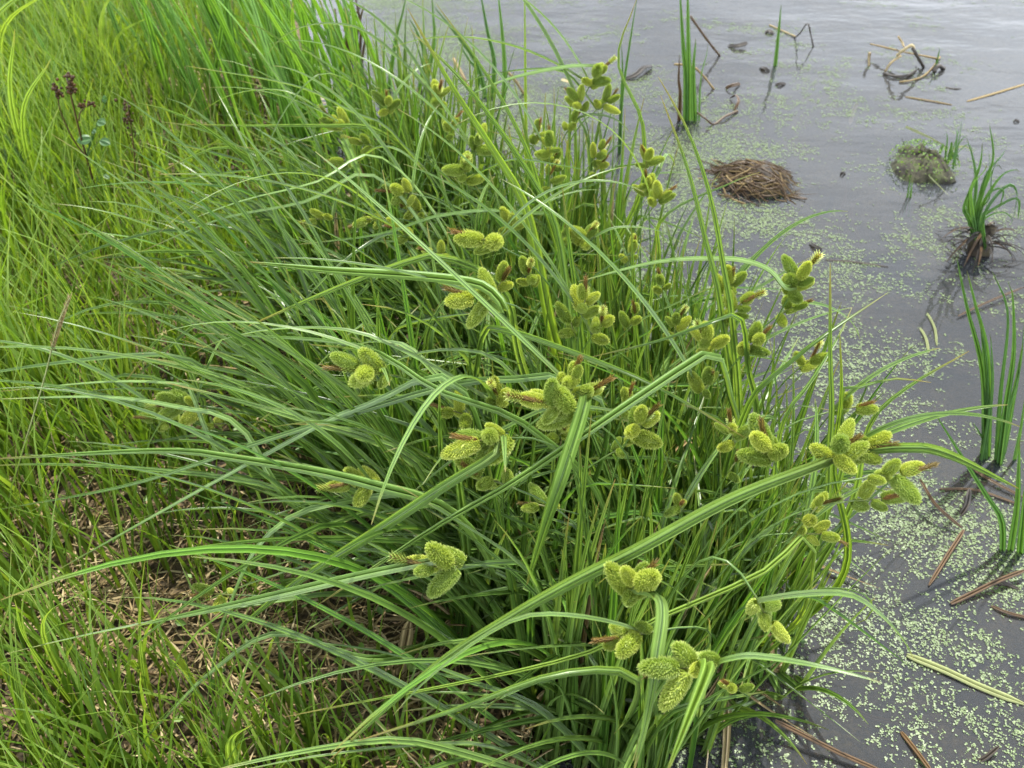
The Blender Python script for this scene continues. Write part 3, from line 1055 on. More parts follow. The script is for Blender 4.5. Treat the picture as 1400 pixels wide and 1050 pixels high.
# dry straw lying between the blades
def straw(name, label, n, keep, Lr, Wr, mat, zoff=(0.003, 0.03), xr=(-2.6, .5), yr=(.2, 4.2), tilt=8, rshift=0.0):
    X, Y = rng.uniform(*xr, n), rng.uniform(*yr, n)
    k = rng.random(n) < keep(X, Y)
    X, Y = X[k], Y[k]
    n = len(X)
    L = rng.uniform(*Lr, n)
    az = rng.normal(0.2, 1.1, n)
    el = np.radians(rng.normal(0, tilt, n))
    D = np.stack([np.cos(az) * np.cos(el), np.sin(az) * np.cos(el), np.sin(el)], -1)
    S = np.stack([-np.sin(az), np.cos(az), rng.normal(0, .5, n)], -1)
    rows = 4
    s = np.linspace(-.5, .5, rows)
    c = np.stack([X, Y, np.maximum(ground_z(X, Y), 0.0) + rng.uniform(*zoff, n)], -1)
    bow = rng.normal(0, .08, n)
    P = c[:, None] + D[:, None] * (L[:, None] * s[None])[:, :, None] + S[:, None] * ((bow * L)[:, None] * (s ** 2)[None] * 4)[:, :, None]
    P[:, :, 2] = np.maximum(P[:, :, 2], ground_z(P[:, :, 0], P[:, :, 1]) + .003)
    W = (rng.uniform(*Wr, n) * .5)[:, None, None] * np.array([.6, 1, 1, .5])[None, :, None]
    V = np.stack([P - S[:, None] * W, P + S[:, None] * W], 2).reshape(-1, 3)
    uv = np.broadcast_to(np.stack([np.tile([0.0, 1.0], rows), np.repeat(s + .5, 2)], -1)[None], (n, rows * 2, 2)).reshape(-1, 2)
    o = np.arange(n)[:, None] * rows * 2 + np.arange(rows - 1)[None] * 2
    F = np.stack([o, o + 1, o + 3, o + 2], -1).reshape(-1, 4)
    rb = np.clip(rng.beta(1.3, 1.6, n) + rshift, 0, 1)
    return tag(obj(name, make_mesh(name, V, F, mat, uv, np.repeat(rb, rows * 2))), label, kind="stuff")


straw("straw_litter", "dry tan straw matted on the ground between the grass", 60000,
      lambda X, Y: np.clip(shore_x(Y) + .03 - X, 0, .06) / .06 * np.clip(.14 + 1.2 * bare(X, Y), 0, 1) * np.clip(1.3 - .25 * Y, .2, 1),
      (.03, .14), (.0012, .0035), M_STRAW)


# small round-leaved ground cover
def cover():
    n = 16000
    X, Y = rng.uniform(-1.9, .2, n), rng.uniform(.6, 3.6, n)
    d = shore_x(Y) - X
    k = (d > .02) & (rng.random(n) < np.clip(1.8 * (fbm(X * 3.5, Y * 3.5, 44) - .42) + .25 * np.exp(-((d - .3) / .3) ** 2), 0, 1))
    X, Y = X[k], Y[k]
    n = len(X)
    Z = ground_z(X, Y) + rng.uniform(.01, .07, n)
    r = rng.uniform(.004, .009, n)
    nr = norm(np.stack([rng.normal(0, .5, n), rng.normal(-.1, .5, n), np.ones(n)], -1))
    a = norm(np.cross(nr, rng.normal(0, 1, (n, 3))))
    b = np.cross(nr, a)
    c = np.stack([X, Y, Z], -1)
    pts = [(-1, 0), (-.2, .6), (.6, .45), (1.15, 0), (.6, -.45), (-.2, -.6)]
    V = np.stack([c + a * (r * u)[:, None] + b * (r * v)[:, None] + nr * (r * (.25 * abs(v)))[:, None] for u, v in pts], 1).reshape(-1, 3)
    o = np.arange(n)[:, None] * 6
    F = np.concatenate([o + np.array([[0, 1, 2, 3]]), o + np.array([[0, 3, 4, 5]])], 0)
    uv = np.full((len(V), 2), .5)
    tag(obj("ground_cover", make_mesh("ground_cover", V, F, M_COVER, uv, np.repeat(rng.random(n), 6))), "low leafy ground cover among the grass", kind="stuff")


cover()

# ------------------------------------------------------------------ duckweed
def duckweed():
    BL = [(at(px, py)[:2], rx, ry, a) for (px, py, rx, ry, a) in [
        (1290, 700, .18, .16, 1.0), (1360, 760, .16, .12, .75), (1230, 570, .14, .12, .60), (1190, 480, .2, .14, .55),
        (1120, 400, .25, .16, .55), (1060, 320, .22, .14, .75), (1180, 330, .25, .14, .42), (1010, 290, .15, .10, .8), (1310, 320, .22, .14, .62), (1390, 400, .15, .2, .5),
        (1170, 800, .14, .14, .6), (1260, 860, .2, .14, .5), (1350, 900, .15, .14, .48), (1150, 950, .14, .12, .42), (1300, 990, .22, .14, .42),
        (1080, 130, .35, .22, .28), (970, 80, .3, .3, .22), (1000, 200, .15, .12, .55), (930, 240, .15, .2, .7), (840, 120, .3, .3, .36), (640, 70, .5, .5, .42),
        (560, 200, .2, .4, .6), (700, 250, .2, .3, .7), (920, 700, .2, .3, .7), (800, 350, .3, .3, .7), (1170, 180, .3, .14, .2), (1225, 75, .16, .08, .3), (1240, 230, .16, .12, .6),
        (940, 420, .2, .2, .7), (680, 420, .2, .3, .8), (1340, 610, .12, .1, .6), (1000, 900, .2, .2, .6)]]
    n = 1250000
    X, Y = rng.uniform(-1.3, 2.6, n), rng.uniform(.55, 4.2, n)
    d = np.zeros(n)
    for (c, rx, ry, a) in BL:
        d = np.maximum(d, a * np.exp(-(((X - c[0]) / rx) ** 2 + ((Y - c[1]) / ry) ** 2) * .7))
    d = np.maximum(d, .85 * np.exp(-((X - shore_x(Y) - .45) / .30) ** 2) * np.clip((Y - .75) / .2, 0, 1))
    big = fbm(X * 5.5 + .3 * Y, Y * 9, 101)
    fine = fbm(X * 38, Y * 50, 102, 3)
    k = d * .80 + .05 + 1.0 * (big - .5) + .9 * (fine - .5)
    prob = np.clip((k - .24) * 1.5, 0.0, 1) * .62 + np.clip(d - .1, 0, .3) * .04
    keep = (rng.random(n) < prob) & (X > shore_x(Y) - .04) & (ground_z(X, Y) < .0)
    X, Y = X[keep], Y[keep]
    # daughter fronds beside each frond
    XX, YY, RR = [X], [Y], [rng.uniform(.0009, .0020, len(X))]
    for j in range(2):
        m = rng.random(len(X)) < (.6, .35)[j]
        a = rng.random(m.sum()) * 6.283
        r = rng.uniform(.0020, .0034, m.sum())
        XX.append(X[m] + np.cos(a) * r)
        YY.append(Y[m] + np.sin(a) * r)
        RR.append(rng.uniform(.0009, .0019, m.sum()))
    for j in range(1):          # crumbs of broken fronds between the whole ones
        a = rng.random(len(X)) * 6.283
        r = rng.uniform(.002, .009, len(X))
        XX.append(X + np.cos(a) * r)
        YY.append(Y + np.sin(a) * r)
        RR.append(rng.uniform(.0004, .0009, len(X)))
    X, Y, Rr = np.concatenate(XX), np.concatenate(YY), np.concatenate(RR)
    n = len(X)
    ph = rng.random(n) * 6.283
    z = rng.uniform(.0006, .0016, n)
    el = rng.uniform(.7, 1.0, n)
    V = []
    for kk in range(8):
        a = kk * math.pi / 4
        ca, sa = math.cos(a) * Rr, math.sin(a) * Rr * el
        V.append(np.stack([X + ca * np.cos(ph) - sa * np.sin(ph), Y + ca * np.sin(ph) + sa * np.cos(ph), z + rng.uniform(-.0003, .0003, n)], -1))
    V = np.stack(V, 1).reshape(-1, 3)
    o = np.arange(n)[:, None] * 8
    F = np.concatenate([o + np.array([[0, 1, 2, 3]]), o + np.array([[0, 3, 4, 7]]), o + np.array([[4, 5, 6, 7]])], 0)
    print("duckweed fronds", n)
    tag(obj("duckweed", make_mesh("duckweed", V, F, M_DUCK, np.full((len(V), 2), .5), np.repeat(rng.beta(2, 2, n), 8))), "pale green duckweed floating on the pond", kind="stuff")


duckweed()

# ------------------------------------------------------------------ upright water plants
def upright(name, label, cat, base_px, leaves, mat, W, group=None, part="leaf", thick=0.7, bow=0.03):
    """leaves: list of (base dx m, [(px,py) way points up to the tip], depth offset of the tip)"""
    B = at(*base_px, 0.0)
    c = thing(name, label, cat, B, group)
    for lf in leaves:
        dx, dy, pts = lf[0], lf[1], lf[2]
        dep = lf[3] if len(lf) > 3 else rng.normal(0, .03)
        ww = lf[4] if len(lf) > 4 else W
        m = lf[5] if len(lf) > 5 else mat
        foot = B + np.array([dx, dy, -.06])
        Q = [foot]
        for i, p in enumerate(pts):
            Q.append(at_y(p[0], p[1], B[1] + dy + dep * (i + 1) / len(pts)))
        P = resample(Q, 18)
        leaf_obj(part, P, blade_w(18, ww, .9, .7, .35), [1, rng.normal(0, .35), 0], m, c, B, thick, rng.normal(0, .25))
    return c


GW = "bur-reed plants standing in the pond"
upright("bur_reed", "upright dark green bur-reed tuft in open water by the right edge", "bur-reed", (1360, 628), [
    (0, 0, [(1345, 520), (1322, 420), (1308, 352)]), (.01, .01, [(1352, 500), (1332, 410), (1322, 370)]),
    (-.01, .0, [(1356, 540), (1355, 470), (1353, 455)]), (.02, .0, [(1368, 540), (1378, 430), (1356, 370)]),
    (.02, -.01, [(1375, 560), (1386, 480), (1384, 400), (1378, 385)]), (.035, .02, [(1382, 560), (1392, 510), (1398, 470)]),
    (.03, 0, [(1378, 570), (1395, 500), (1400, 440)]), (0, .02, [(1350, 560), (1345, 480), (1340, 440)]),
    (-.02, 0, [(1345, 610), (1338, 590), (1330, 578)], 0, .006), (.05, .0, [(1395, 590), (1402, 540)], 0, .01)], M_BURREED, .0115, GW)
upright("bur_reed", "two leaning bur-reed blades at the lower right beside the dense duckweed", "bur-reed", (1385, 752), [
    (0, 0, [(1370, 715), (1350, 680), (1325, 640), (1275, 560)], .0, .010), (.01, 0, [(1390, 700), (1393, 640), (1394, 600)]),
    (.03, 0, [(1400, 700), (1404, 640)])], M_BURREED, .012, GW)
upright("bur_reed", "tall dark bur-reed stalk with snapped brown stems beside the sedge tips", "bur-reed", (940, 165), [
    (0, 0, [(938, 110), (934, 60), (929, -20)]), (.01, 0, [(942, 110), (941, 50), (940, -30)], 0, .017), (.03, 0, [(948, 100), (951, 60), (951, 52)]),
    (.04, 0, [(958, 110), (966, 75), (968, 60)], 0, .008), (-.02, 0, [(930, 130), (928, 110), (929, 75)], 0, .012, M_BROWNREED)], M_BURREED, .016, GW)
upright("bur_reed", "single thin green blade in open water right of the tall dark stalk", "bur-reed", (1062, 90), [
    (0, 0, [(1063, 60), (1066, 30), (1068, 6)], 0)], M_BURREED, .012, GW)
upright("bur_reed", "bur-reed fan of four blades beyond the sedges left of the tall yellow blade", "bur-reed", (668, 135), [
    (0, 0, [(655, 95), (630, 55), (590, 5)]), (.0, 0, [(676, 90), (666, 40), (655, -20)]), (.04, 0, [(690, 100), (687, 50), (680, -20)]),
    (-.06, .03, [(655, 105), (640, 80), (628, 60)])], M_BURREED, .014, GW)
upright("bur_reed", "narrow bur-reed blades standing nearest the bank beyond the sedges", "bur-reed", (540, 120), [
    (-.03, 0, [(540, 60), (550, 20), (556, -10)]), (.06, 0, [(580, 80), (568, 40), (558, 25)]), (.08, 0, [(593, 60), (592, 20), (590, -10)]),
    (.02, 0, [(545, 110), (548, 95), (545, 90)])], M_BURREED, .013, GW)
upright("bur_reed", "tall yellowish blade rising straight from the middle of the sedge heads", "bur-reed", (720, 320), [
    (0, 0, [(719, 200), (718, 80), (717, -40)], 0, .009, M_BRIGHT)], M_BRIGHT, .012, GW)
upright("bur_reed", "lone bur-reed leaf left of the snapped brown stems, leaning right", "bur-reed", (848, 210), [
    (0, 0, [(850, 140), (858, 80), (872, -10)], 0), (.0, 0, [(849, 150), (851, 90), (849, 60)])], M_BURREED, .010, GW)

# ------------------------------------------------------------------ tussocks
def mound(name, part, label, px, rx, ry, h, mat, seed, dz=-.03, rag=.5):
    B = at(*px, 0.0)
    c = thing(name, label, "tussock", B)
    nu, nv = 28, 10
    V = []
    for j in range(nv):
        t = j / (nv - 1)
        for i in range(nu):
            a = 2 * math.pi * i / nu
            rr = math.cos(t * math.pi / 2) ** .75 * (1 + .8 * rag * (float(fbm(math.cos(a) * 2 + 5, math.sin(a) * 2 + t * 2, seed)) - .5))
            V.append((rx * rr * math.cos(a), ry * rr * math.sin(a), dz + (h - dz) * math.sin(t * math.pi / 2) * (1 + rag * (float(fbm(math.cos(a) * 3 + 9 + t * 3, math.sin(a) * 3, seed + 3)) - .5))))
    F = []
    for j in range(nv - 1):
        for i in range(nu):
            F.append((j * nu + i, j * nu + (i + 1) % nu, (j + 1) * nu + (i + 1) % nu, (j + 1) * nu + i))
    obj(part, make_mesh(part, V, F, mat, np.zeros((len(V), 2)), .5), c)
    return c, B


c, B = mound("dead_tussock", "peat_mound", "dead brown sedge tussock of matted stalks rising from the water", (1030, 250), .100, .085, .036, M_PEAT, 3)

def dome(x, y):
    q = np.clip(1 - (x / .108) ** 2 - (y / .093) ** 2, 0, 1)
    return .037 * q ** .62 * (1 + .5 * (fbm(x * 22 + 3, y * 22, 6) - .5))


for i in range(150):
    # matted stalks combed over the mound
    n_ = 12
    a = rng.normal(-.35, .45)
    L = rng.uniform(.05, .15)
    cx, cy = rng.uniform(-.085, .08), rng.uniform(-.085, .075)
    s_ = np.linspace(-.5, .5, n_)
    cv = rng.normal(.35, .5)
    X = cx + L * s_ * math.cos(a) - cv * L * s_ ** 2 * math.sin(a)
    Y = cy + L * s_ * math.sin(a) + cv * L * s_ ** 2 * math.cos(a)
    Z = dome(X, Y) + rng.uniform(-.001, .006) + rng.normal(0, .004) * s_ * 2
    P = np.stack([X, Y, np.maximum(Z, .001)], 1)
    if i % 3 == 0:
        V, F, U = tube(P, rng.uniform(.0009, .0024), 5)
        obj("stalk", make_mesh("stalk", V, F, M_BROWNREED if rng.random() < .75 else M_STRAW, U, rng.uniform(.0, .45)), c)
    else:
        leaf_obj("dry_blade", P, blade_w(n_, rng.uniform(.002, .0055), .9), [-math.sin(a), math.cos(a), .2], M_STRAW if rng.random() < .15 else M_BROWNREED, c, np.zeros(3), .5, rng.normal(0, .8), rng.uniform(0, .45))

c, B = mound("mossy_tussock", "moss_mound", "mossy green tussock in the water with a grass tuft on its right end", (1262, 228), .085, .105, .036, M_MOSS, 8, rag=1.1)
a_ = Acc()
for i in range(420):
    a, r0 = rng.random() * 6.28, math.sqrt(rng.random())
    p = np.array([.095 * r0 * math.cos(a), .10 * r0 * math.sin(a), .058 * math.sqrt(max(0, 1 - r0 ** 2)) + rng.uniform(-.004, .006)])
    d1 = norm(rng.normal(0, 1, 3) * [1, 1, .4])
    d2 = norm(np.cross(d1, rng.normal(0, 1, 3)))
    s = rng.uniform(.002, .005)
    a_.add([p - d1 * s, p - d2 * s * .6, p + d1 * s, p + d2 * s * .6], [[0, 1, 2, 3]], None, rng.random())
mo = obj("moss_leaves", a_.mesh("moss_leaves", M_COVER), c)
mo["kind"] = "stuff"
for i, (tx, ty) in enumerate([(1298, 200), (1305, 175), (1318, 160), (1322, 190), (1312, 165), (1300, 215), (1290, 185), (1310, 225), (1330, 205), (1285, 210)]):
    f = np.array([.06 + rng.normal(0, .012), rng.normal(-.02, .02), .02])
    tip = at_y(tx, ty, B[1]) - B
    P = resample([f, f * .4 + tip * .6 + [0, 0, .03], tip], 12)
    leaf_obj("leaf", P, blade_w(12, .007, .9), [1, .3, 0], M_BURREED, c, np.zeros(3), .5, rng.normal(0, .8))
for (p0, p1, p2) in [((1238, 173, .02), (1275, 190, .06), (1300, 205, .05)), ((1270, 240, .05), (1285, 255, .02), (1298, 268, .005)), ((1300, 205, .05), (1318, 200, .06), (1332, 208, .05))]:
    P = resample([at(*p0) - B, at(*p1) - B, at(*p2) - B], 10)
    leaf_obj("pale_leaf", P, blade_w(10, .007, .9), [0, 1, .3], M_PALEREED, c, np.zeros(3), .4, 0)

# curled sedge tuft growing on a dark stump
B = at(1334, 345, 0.0)
c = thing("sedge_tuft", "small curled sedge tuft growing out of a dark stump near the right edge", "sedge", B)
V, F, U = tube(np.array([[0, 0, -.05], [.004, 0, .0], [.0, 0, .035], [.006, 0, .06], [.01, 0, .075]]), np.array([.028, .023, .020, .016, .006]), 11)
V = V + rng.normal(0, .005, V.shape)
obj("stump", make_mesh("stump", V, F, M_PEAT, U, .3), c)
for pts in [[(1335, 300), (1345, 260), (1358, 215), (1353, 170)], [(1330, 290), (1335, 250), (1330, 215), (1322, 190)], [(1340, 290), (1365, 245), (1385, 232), (1395, 235)],
            [(1340, 300), (1368, 280), (1392, 272), (1392, 300)], [(1345, 295), (1375, 255), (1390, 262), (1386, 300)], [(1332, 300), (1348, 240), (1368, 215), (1374, 205)],
            [(1328, 300), (1325, 270), (1340, 225), (1343, 195)], [(1336, 290), (1350, 250), (1362, 225), (1370, 232)], [(1345, 300), (1370, 290), (1384, 300), (1380, 308)],
            [(1325, 300), (1318, 285), (1325, 262), (1333, 240)], [(1340, 290), (1355, 262), (1372, 260), (1366, 285)], [(1332, 295), (1340, 270), (1352, 235), (1352, 205)],
            [(1338, 292), (1352, 272), (1356, 240), (1362, 220)], [(1330, 292), (1328, 255), (1345, 235), (1349, 225)]]:
    dy = rng.normal(0, .02)
    Q = [np.array([rng.normal(0, .012), dy, .03])]
    dep = rng.normal(0, .05)
    for i, p in enumerate(pts):
        Q.append(at_y(p[0], p[1], B[1] + dy + dep * i / 3) - B)
    P = resample(Q, 20)
    leaf_obj("leaf", P, blade_w(20, rng.uniform(.007, .011), .9, .7, .4), [1, .2, 0], M_BURREED, c, np.zeros(3), .6, rng.normal(0, .7))
for i in range(34):
    a = rng.random() * 6.28
    P = arc(np.array([.022 * math.cos(a), .022 * math.sin(a), rng.uniform(.02, .07)]), a, rng.uniform(.05, .12), R(rng.uniform(40, 110)), R(rng.uniform(130, 178)), 8)
    P[:, 2] = np.maximum(P[:, 2], .004)
    leaf_obj("withered_leaf", P, blade_w(8, .006, .9), [-math.sin(a), math.cos(a), 0], M_WET if i % 4 else M_BROWNREED, c, np.zeros(3), .5, 0, .2)

# ------------------------------------------------------------------ floating and broken reeds
def debris(name, label, cat, pts, W, mat, rv=.5, flat=True, group=None, round_=False):
    if mat is M_WET and not round_:
        pts = [(p[0], p[1], p[2] * .55) for p in pts]
    Q = np.array([at(*p) for p in pts])
    o = Q[0].copy()
    P = resample(Q, max(6, 4 * len(Q)))
    if round_:
        V, F, U = tube(P - o, np.full(len(P), W / 2) * (1 + .12 * rng.normal(0, 1, len(P))), 7)
    else:
        T = P[-1] - P[0]
        S0 = norm(np.cross(T, [0, 0, 1.0]))
        V, F, U = strap(P - o, W * np.clip(np.minimum(np.linspace(.55, 6, len(P)), np.linspace(5, .35, len(P))), 0, 1), S0, .5)
        # closed underside so the piece has thickness
        n0 = len(V)
        V2 = V.copy()
        V2[:, 2] -= max(.0015, W * .12)
        F2 = F[:, ::-1] + n0
        V, F, U = np.vstack([V, V2]), np.vstack([F, F2]), np.vstack([U, U])
    return tag(obj(name, make_mesh(name, V, F, mat, U, rv), None, o), label, cat, group)


G = "broken reed pieces in the pond"
D = lambda lab, pts, W, mat, rv=.5, rd=False, nm="broken_reed": debris(nm, lab, "reed piece", pts, W * .58, mat, rv, group=G, round_=rd)
D("red brown sunken reed stem slanting out at the foot of the nearest sedges", [(1060, 985, .03), (1100, 1005, .025), (1150, 1030, .015), (1210, 1056, .01)], .013, M_BROWNREED, .6)
D("long pale green flattened leaf floating in the lower right duckweed", [(1240, 895, .004), (1290, 915, .005), (1340, 938, .004), (1400, 962, .003)], .022, M_PALEREED, .7)
D("long pinkish brown reed under the surface above the red brown stem", [(1100, 940, -.004), (1150, 962, -.006), (1210, 985, -.006), (1310, 988, -.008)], .014, M_BROWNREED, .9)
D("short brown stick pointing to the lower edge between floating leaves", [(1232, 1000, .002), (1252, 1025, .006), (1275, 1056, .010)], .012, M_BROWNREED, .8)
D("dark tilted reed end poking up at the lower right edge", [(1330, 1045, -.01), (1348, 1035, .012), (1366, 1020, .03)], .012, M_WET, .9)
D("shiny brown reed snapped in a bend below the rightmost sedge head", [(1258, 655, .05), (1280, 690, .035), (1316, 722, .012)], .011, M_BROWNREED, .4)
D("lower half of the snapped reed lying in the duckweed", [(1318, 724, .010), (1298, 755, .012), (1270, 800, .004)], .012, M_BROWNREED, .6)
D("dark brown curved reed crossing the dense duckweed at the right edge", [(1300, 825, .004), (1335, 808, .012), (1366, 793, .02), (1405, 778, .02)], .015, M_BROWNREED, .35)
D("short dark reed stub branching from the curved reed", [(1362, 790, .018), (1378, 798, .01), (1395, 806, .002)], .012, M_WET, .8)
D("small dark reed piece at the right edge under the curved reed", [(1355, 828, .003), (1380, 838, .006), (1410, 845, .004)], .010, M_BROWNREED, .2)
D("thin brown reed lying below the upright right tuft", [(1330, 640, .004), (1352, 655, .008), (1400, 680, .006)], .011, M_BROWNREED, .5)
D("second thin brown reed beneath the upright right tuft", [(1285, 668, .003), (1320, 668, .005), (1345, 672, .005), (1395, 690, .004)], .008, M_BROWNREED, .7)
D("wet curled leaf stub between the brown reeds and the duckweed", [(1312, 705, .0), (1322, 690, .02), (1326, 668, .015)], .016, M_WET, .7)
D("orange brown submerged stick bent like a hook in the middle of the pond", [(1200, 262, -.006), (1170, 275, -.004), (1164, 295, -.004), (1172, 320, -.004), (1180, 338, -.006)], .014, M_BROWNREED, 1.)
D("straight submerged stick beside the hooked one", [(1152, 238, -.004), (1156, 262, -.005), (1152, 285, -.006)], .012, M_BROWNREED, .8)
D("short fat submerged stem left of the hooked stick", [(1162, 290, -.005), (1152, 305, -.004), (1146, 325, -.006)], .018, M_BROWNREED, .7)
D("dark thin reed floating right of the big right sedge head", [(1128, 355, .002), (1170, 358, .004), (1215, 365, .002)], .010, M_WET, .8)
D("pale submerged reed right of the pale leaf pair", [(1250, 492, -.005), (1290, 500, -.006), (1340, 512, -.008)], .009, M_BROWNREED, .9)
D("left one of two short pale floating leaves in clear water", [(1258, 448, .002), (1266, 462, .004), (1270, 482, .002)], .010, M_PALEREED, .4)
D("right one of two short pale floating leaves in clear water", [(1268, 428, .002), (1278, 448, .004), (1281, 472, .002)], .009, M_PALEREED, .1)
D("brown stem crossing the water at the right edge above the upright tuft", [(1310, 432, .006), (1345, 415, .01), (1400, 392, .015)], .009, M_BROWNREED, .2)
D("pale reed stem drifting near the right edge in rippled water", [(1322, 138, .002), (1360, 127, .003), (1410, 112, .002)], .012, M_STRAW, .6)
D("thin pale reed drifting below the tangle of broken reeds", [(1238, 132, .002), (1270, 137, .003), (1302, 143, .002)], .008, M_STRAW, .4)
D("dark sliver floating under the tangle of broken reeds", [(1292, 119, .002), (1305, 121, .004), (1314, 121, .002)], .010, M_WET, .5)
D("pale submerged stem in clear water left of the mossy tussock", [(1172, 140, -.004), (1166, 155, -.004), (1162, 170, -.006)], .020, M_STRAW, .6)
D("upright reddish submerged stem above the dead tussock", [(1124, 102, -.003), (1117, 112, -.004), (1112, 124, -.006)], .016, M_BROWNREED, .9)
D("black wet leaf lump with a glinting edge beyond the furthest sedge heads", [(853, 108, .004), (868, 102, .02), (880, 92, .035), (892, 90, .012)], .030, M_WET, .3)
D("dark leaf curled up out of the water right of the snapped stems", [(996, 62, .004), (1008, 62, .02), (1022, 58, .025)], .035, M_WET, .4)
D("small black leaf scrap in the water by the single thin blade", [(1046, 44, .003), (1052, 42, .015), (1058, 46, .004)], .03, M_WET, .3)
D("black scrap floating just below the single thin blade", [(1040, 92, .003), (1046, 93, .018), (1052, 98, .003)], .026, M_WET, .3)
D("tiny dark scrap floating between the thin blade and the dead tussock", [(1060, 116, .003), (1067, 114, .014), (1074, 114, .003)], .022, M_WET, .5)
D("tiny dark scrap floating alone near the right edge in rippled water", [(1386, 165, .003), (1390, 164, .012), (1394, 166, .003)], .018, M_WET, .5)
D("dark knot sticking up right of the dead tussock", [(1149, 238, .003), (1152, 236, .014), (1156, 237, .003)], .014, M_WET, .5)
D("black stub floating behind the big right sedge head", [(1108, 332, .004), (1115, 336, .014), (1124, 341, .006)], .018, M_WET, .3)
D("thin dead twig bent into a peak above its reflection", [(1086, 52, .0), (1094, 45, .03), (1104, 32, .085), (1108, 45, .05), (1112, 64, .0)], .008, M_WET, .9, True)
D("pale twig floating left of the bent twig", [(1052, 34, .002), (1072, 43, .003), (1088, 50, .004)], .008, M_STRAW, .6, True)
D("long dark snapped stem slanting beside the tall bur-reed stalk", [(944, 22, .16), (960, 45, .10), (975, 65, .04), (984, 76, .0)], .014, M_BROWNREED, .15, True)
D("bent pale stem with a dark lower half in front of the tall bur-reed stalk", [(922, 88, .07), (945, 90, .085), (960, 102, .05), (976, 122, .0)], .012, M_STRAW, .5, True)
D("low dark bent stem lying under the tall bur-reed stalk", [(948, 150, .02), (962, 160, .03), (976, 170, .0), (990, 160, .01), (1008, 152, .004)], .011, M_BROWNREED, .2, True)
D("dark crumpled leaf behind the low bent stem", [(992, 120, .003), (1002, 116, .015), (1012, 114, .003)], .02, M_BROWNREED, .2)
D("dark curled dry leaf right of the low bent stem", [(1004, 150, .003), (1010, 138, .02), (1006, 130, .02), (998, 134, .004)], .014, M_BROWNREED, .3)
D("pale reed floating between the tall yellow blade and the black lump", [(768, 108, .02), (778, 112, .02), (784, 118, .004)], .02, M_STRAW, .95)
D("brown snapped stem slanting behind the tall yellow blade", [(694, 98, .10), (706, 112, .06), (716, 128, .0)], .014, M_DEAD, .3, True)
D("brown broken stem leaning beyond the left sedge heads", [(620, 80, .10), (636, 110, .06), (650, 140, .0)], .016, M_DEAD, .2, True)

# tangle of broken reeds: each piece a thing
TG = "pieces of the broken reed tangle"
T_ = lambda lab, pts, W, mat, rv=.5: debris("broken_reed", lab, "reed piece", pts, W * .45, mat, rv * .8, group=TG, round_=True)
T_("white bleached reed forming the peak of the tangle", [(1226, 76, .05), (1236, 68, .075), (1247, 62, .09), (1250, 70, .075)], .020, M_STRAW, 1.)
T_("dark thick reed stub leaning right in the tangle", [(1248, 66, .085), (1256, 80, .05), (1263, 92, .0)], .022, M_WET, .6)
T_("pale thin stem crossing left of the tangle peak", [(1190, 60, .03), (1215, 66, .035), (1245, 73, .04), (1282, 80, .03)], .011, M_STRAW, .5)
T_("brown reed at the left foot of the tangle", [(1210, 98, .0), (1218, 86, .03), (1232, 76, .05)], .016, M_DEAD, .3)
T_("dark reed lying flat along the front of the tangle", [(1208, 100, .004), (1222, 104, .006), (1240, 103, .006), (1252, 96, .004)], .02, M_WET, .3)
T_("light bow shaped reed under the front of the tangle", [(1230, 112, .003), (1245, 110, .004), (1262, 104, .004), (1275, 92, .004), (1285, 78, .01)], .011, M_STRAW, .5)
T_("dark twig sticking out right of the tangle", [(1256, 75, .02), (1272, 78, .03), (1285, 82, .02)], .012, M_WET, .8)
T_("black wet lump at the right end of the tangle", [(1276, 98, .004), (1283, 90, .02), (1290, 94, .004)], .03, M_WET, .2)
T_("short tan stem standing at the back of the tangle", [(1228, 50, .08), (1233, 57, .06), (1236, 64, .05)], .014, M_DEAD, .6)
T_("rust coloured stub standing left of the tangle", [(1188, 90, .0), (1188, 80, .02), (1189, 72, .04)], .018, M_DEAD, .2)
upright("green_shoot", "tiny green shoot at the right end of the reed tangle", "shoot", (1281, 92), [(0, 0, [(1282, 80), (1285, 66)], 0)], M_BURREED, .010)
upright("green_shoot", "tiny green shoots in the duckweed left of the mossy tussock", "shoot", (1244, 270), [(0, 0, [(1243, 255), (1244, 240)], 0), (.012, 0, [(1246, 258), (1248, 246)], 0)], M_BURREED, .008)

# ------------------------------------------------------------------ bank plants
# flag leaves beyond the grass
FL = [((462, 225), "short broad flag leaves nearest the furthest sedges", [(430, 60), (452, 40), (470, 90), (415, 80), (485, 110)]),
      ((415, 215), "broad flag leaves behind the streaming sedge leaves at the back of the bank", [(350, 40), (385, 20), (400, 70), (360, 90), (420, 30)]),
      ((470, 175), "tall flag leaves at the waterline in front of the dark dead stems", [(440, -40), (470, -60), (425, 20), (455, 10), (480, 60), (412, -30), (490, -40)]),
      ((432, 168), "tall flag leaves leaning left beside those at the waterline", [(360, -30), (390, -60), (405, -10), (375, 60), (420, -50), (340, 0)]),
      ((395, 150), "tall flag leaves in the middle of the green stand on the bank", [(330, -40), (350, -60), (300, 10), (380, -40), (330, 60)]),
      ((350, 130), "tall flag leaves at the left end of the green stand", [(290, -40), (270, 20), (320, -60), (305, 70), (255, -10)]),
      ((265, 170), "lone flag leaves standing in the short grass left of the green stand", [(215, 50), (248, 40), (262, 95)])]
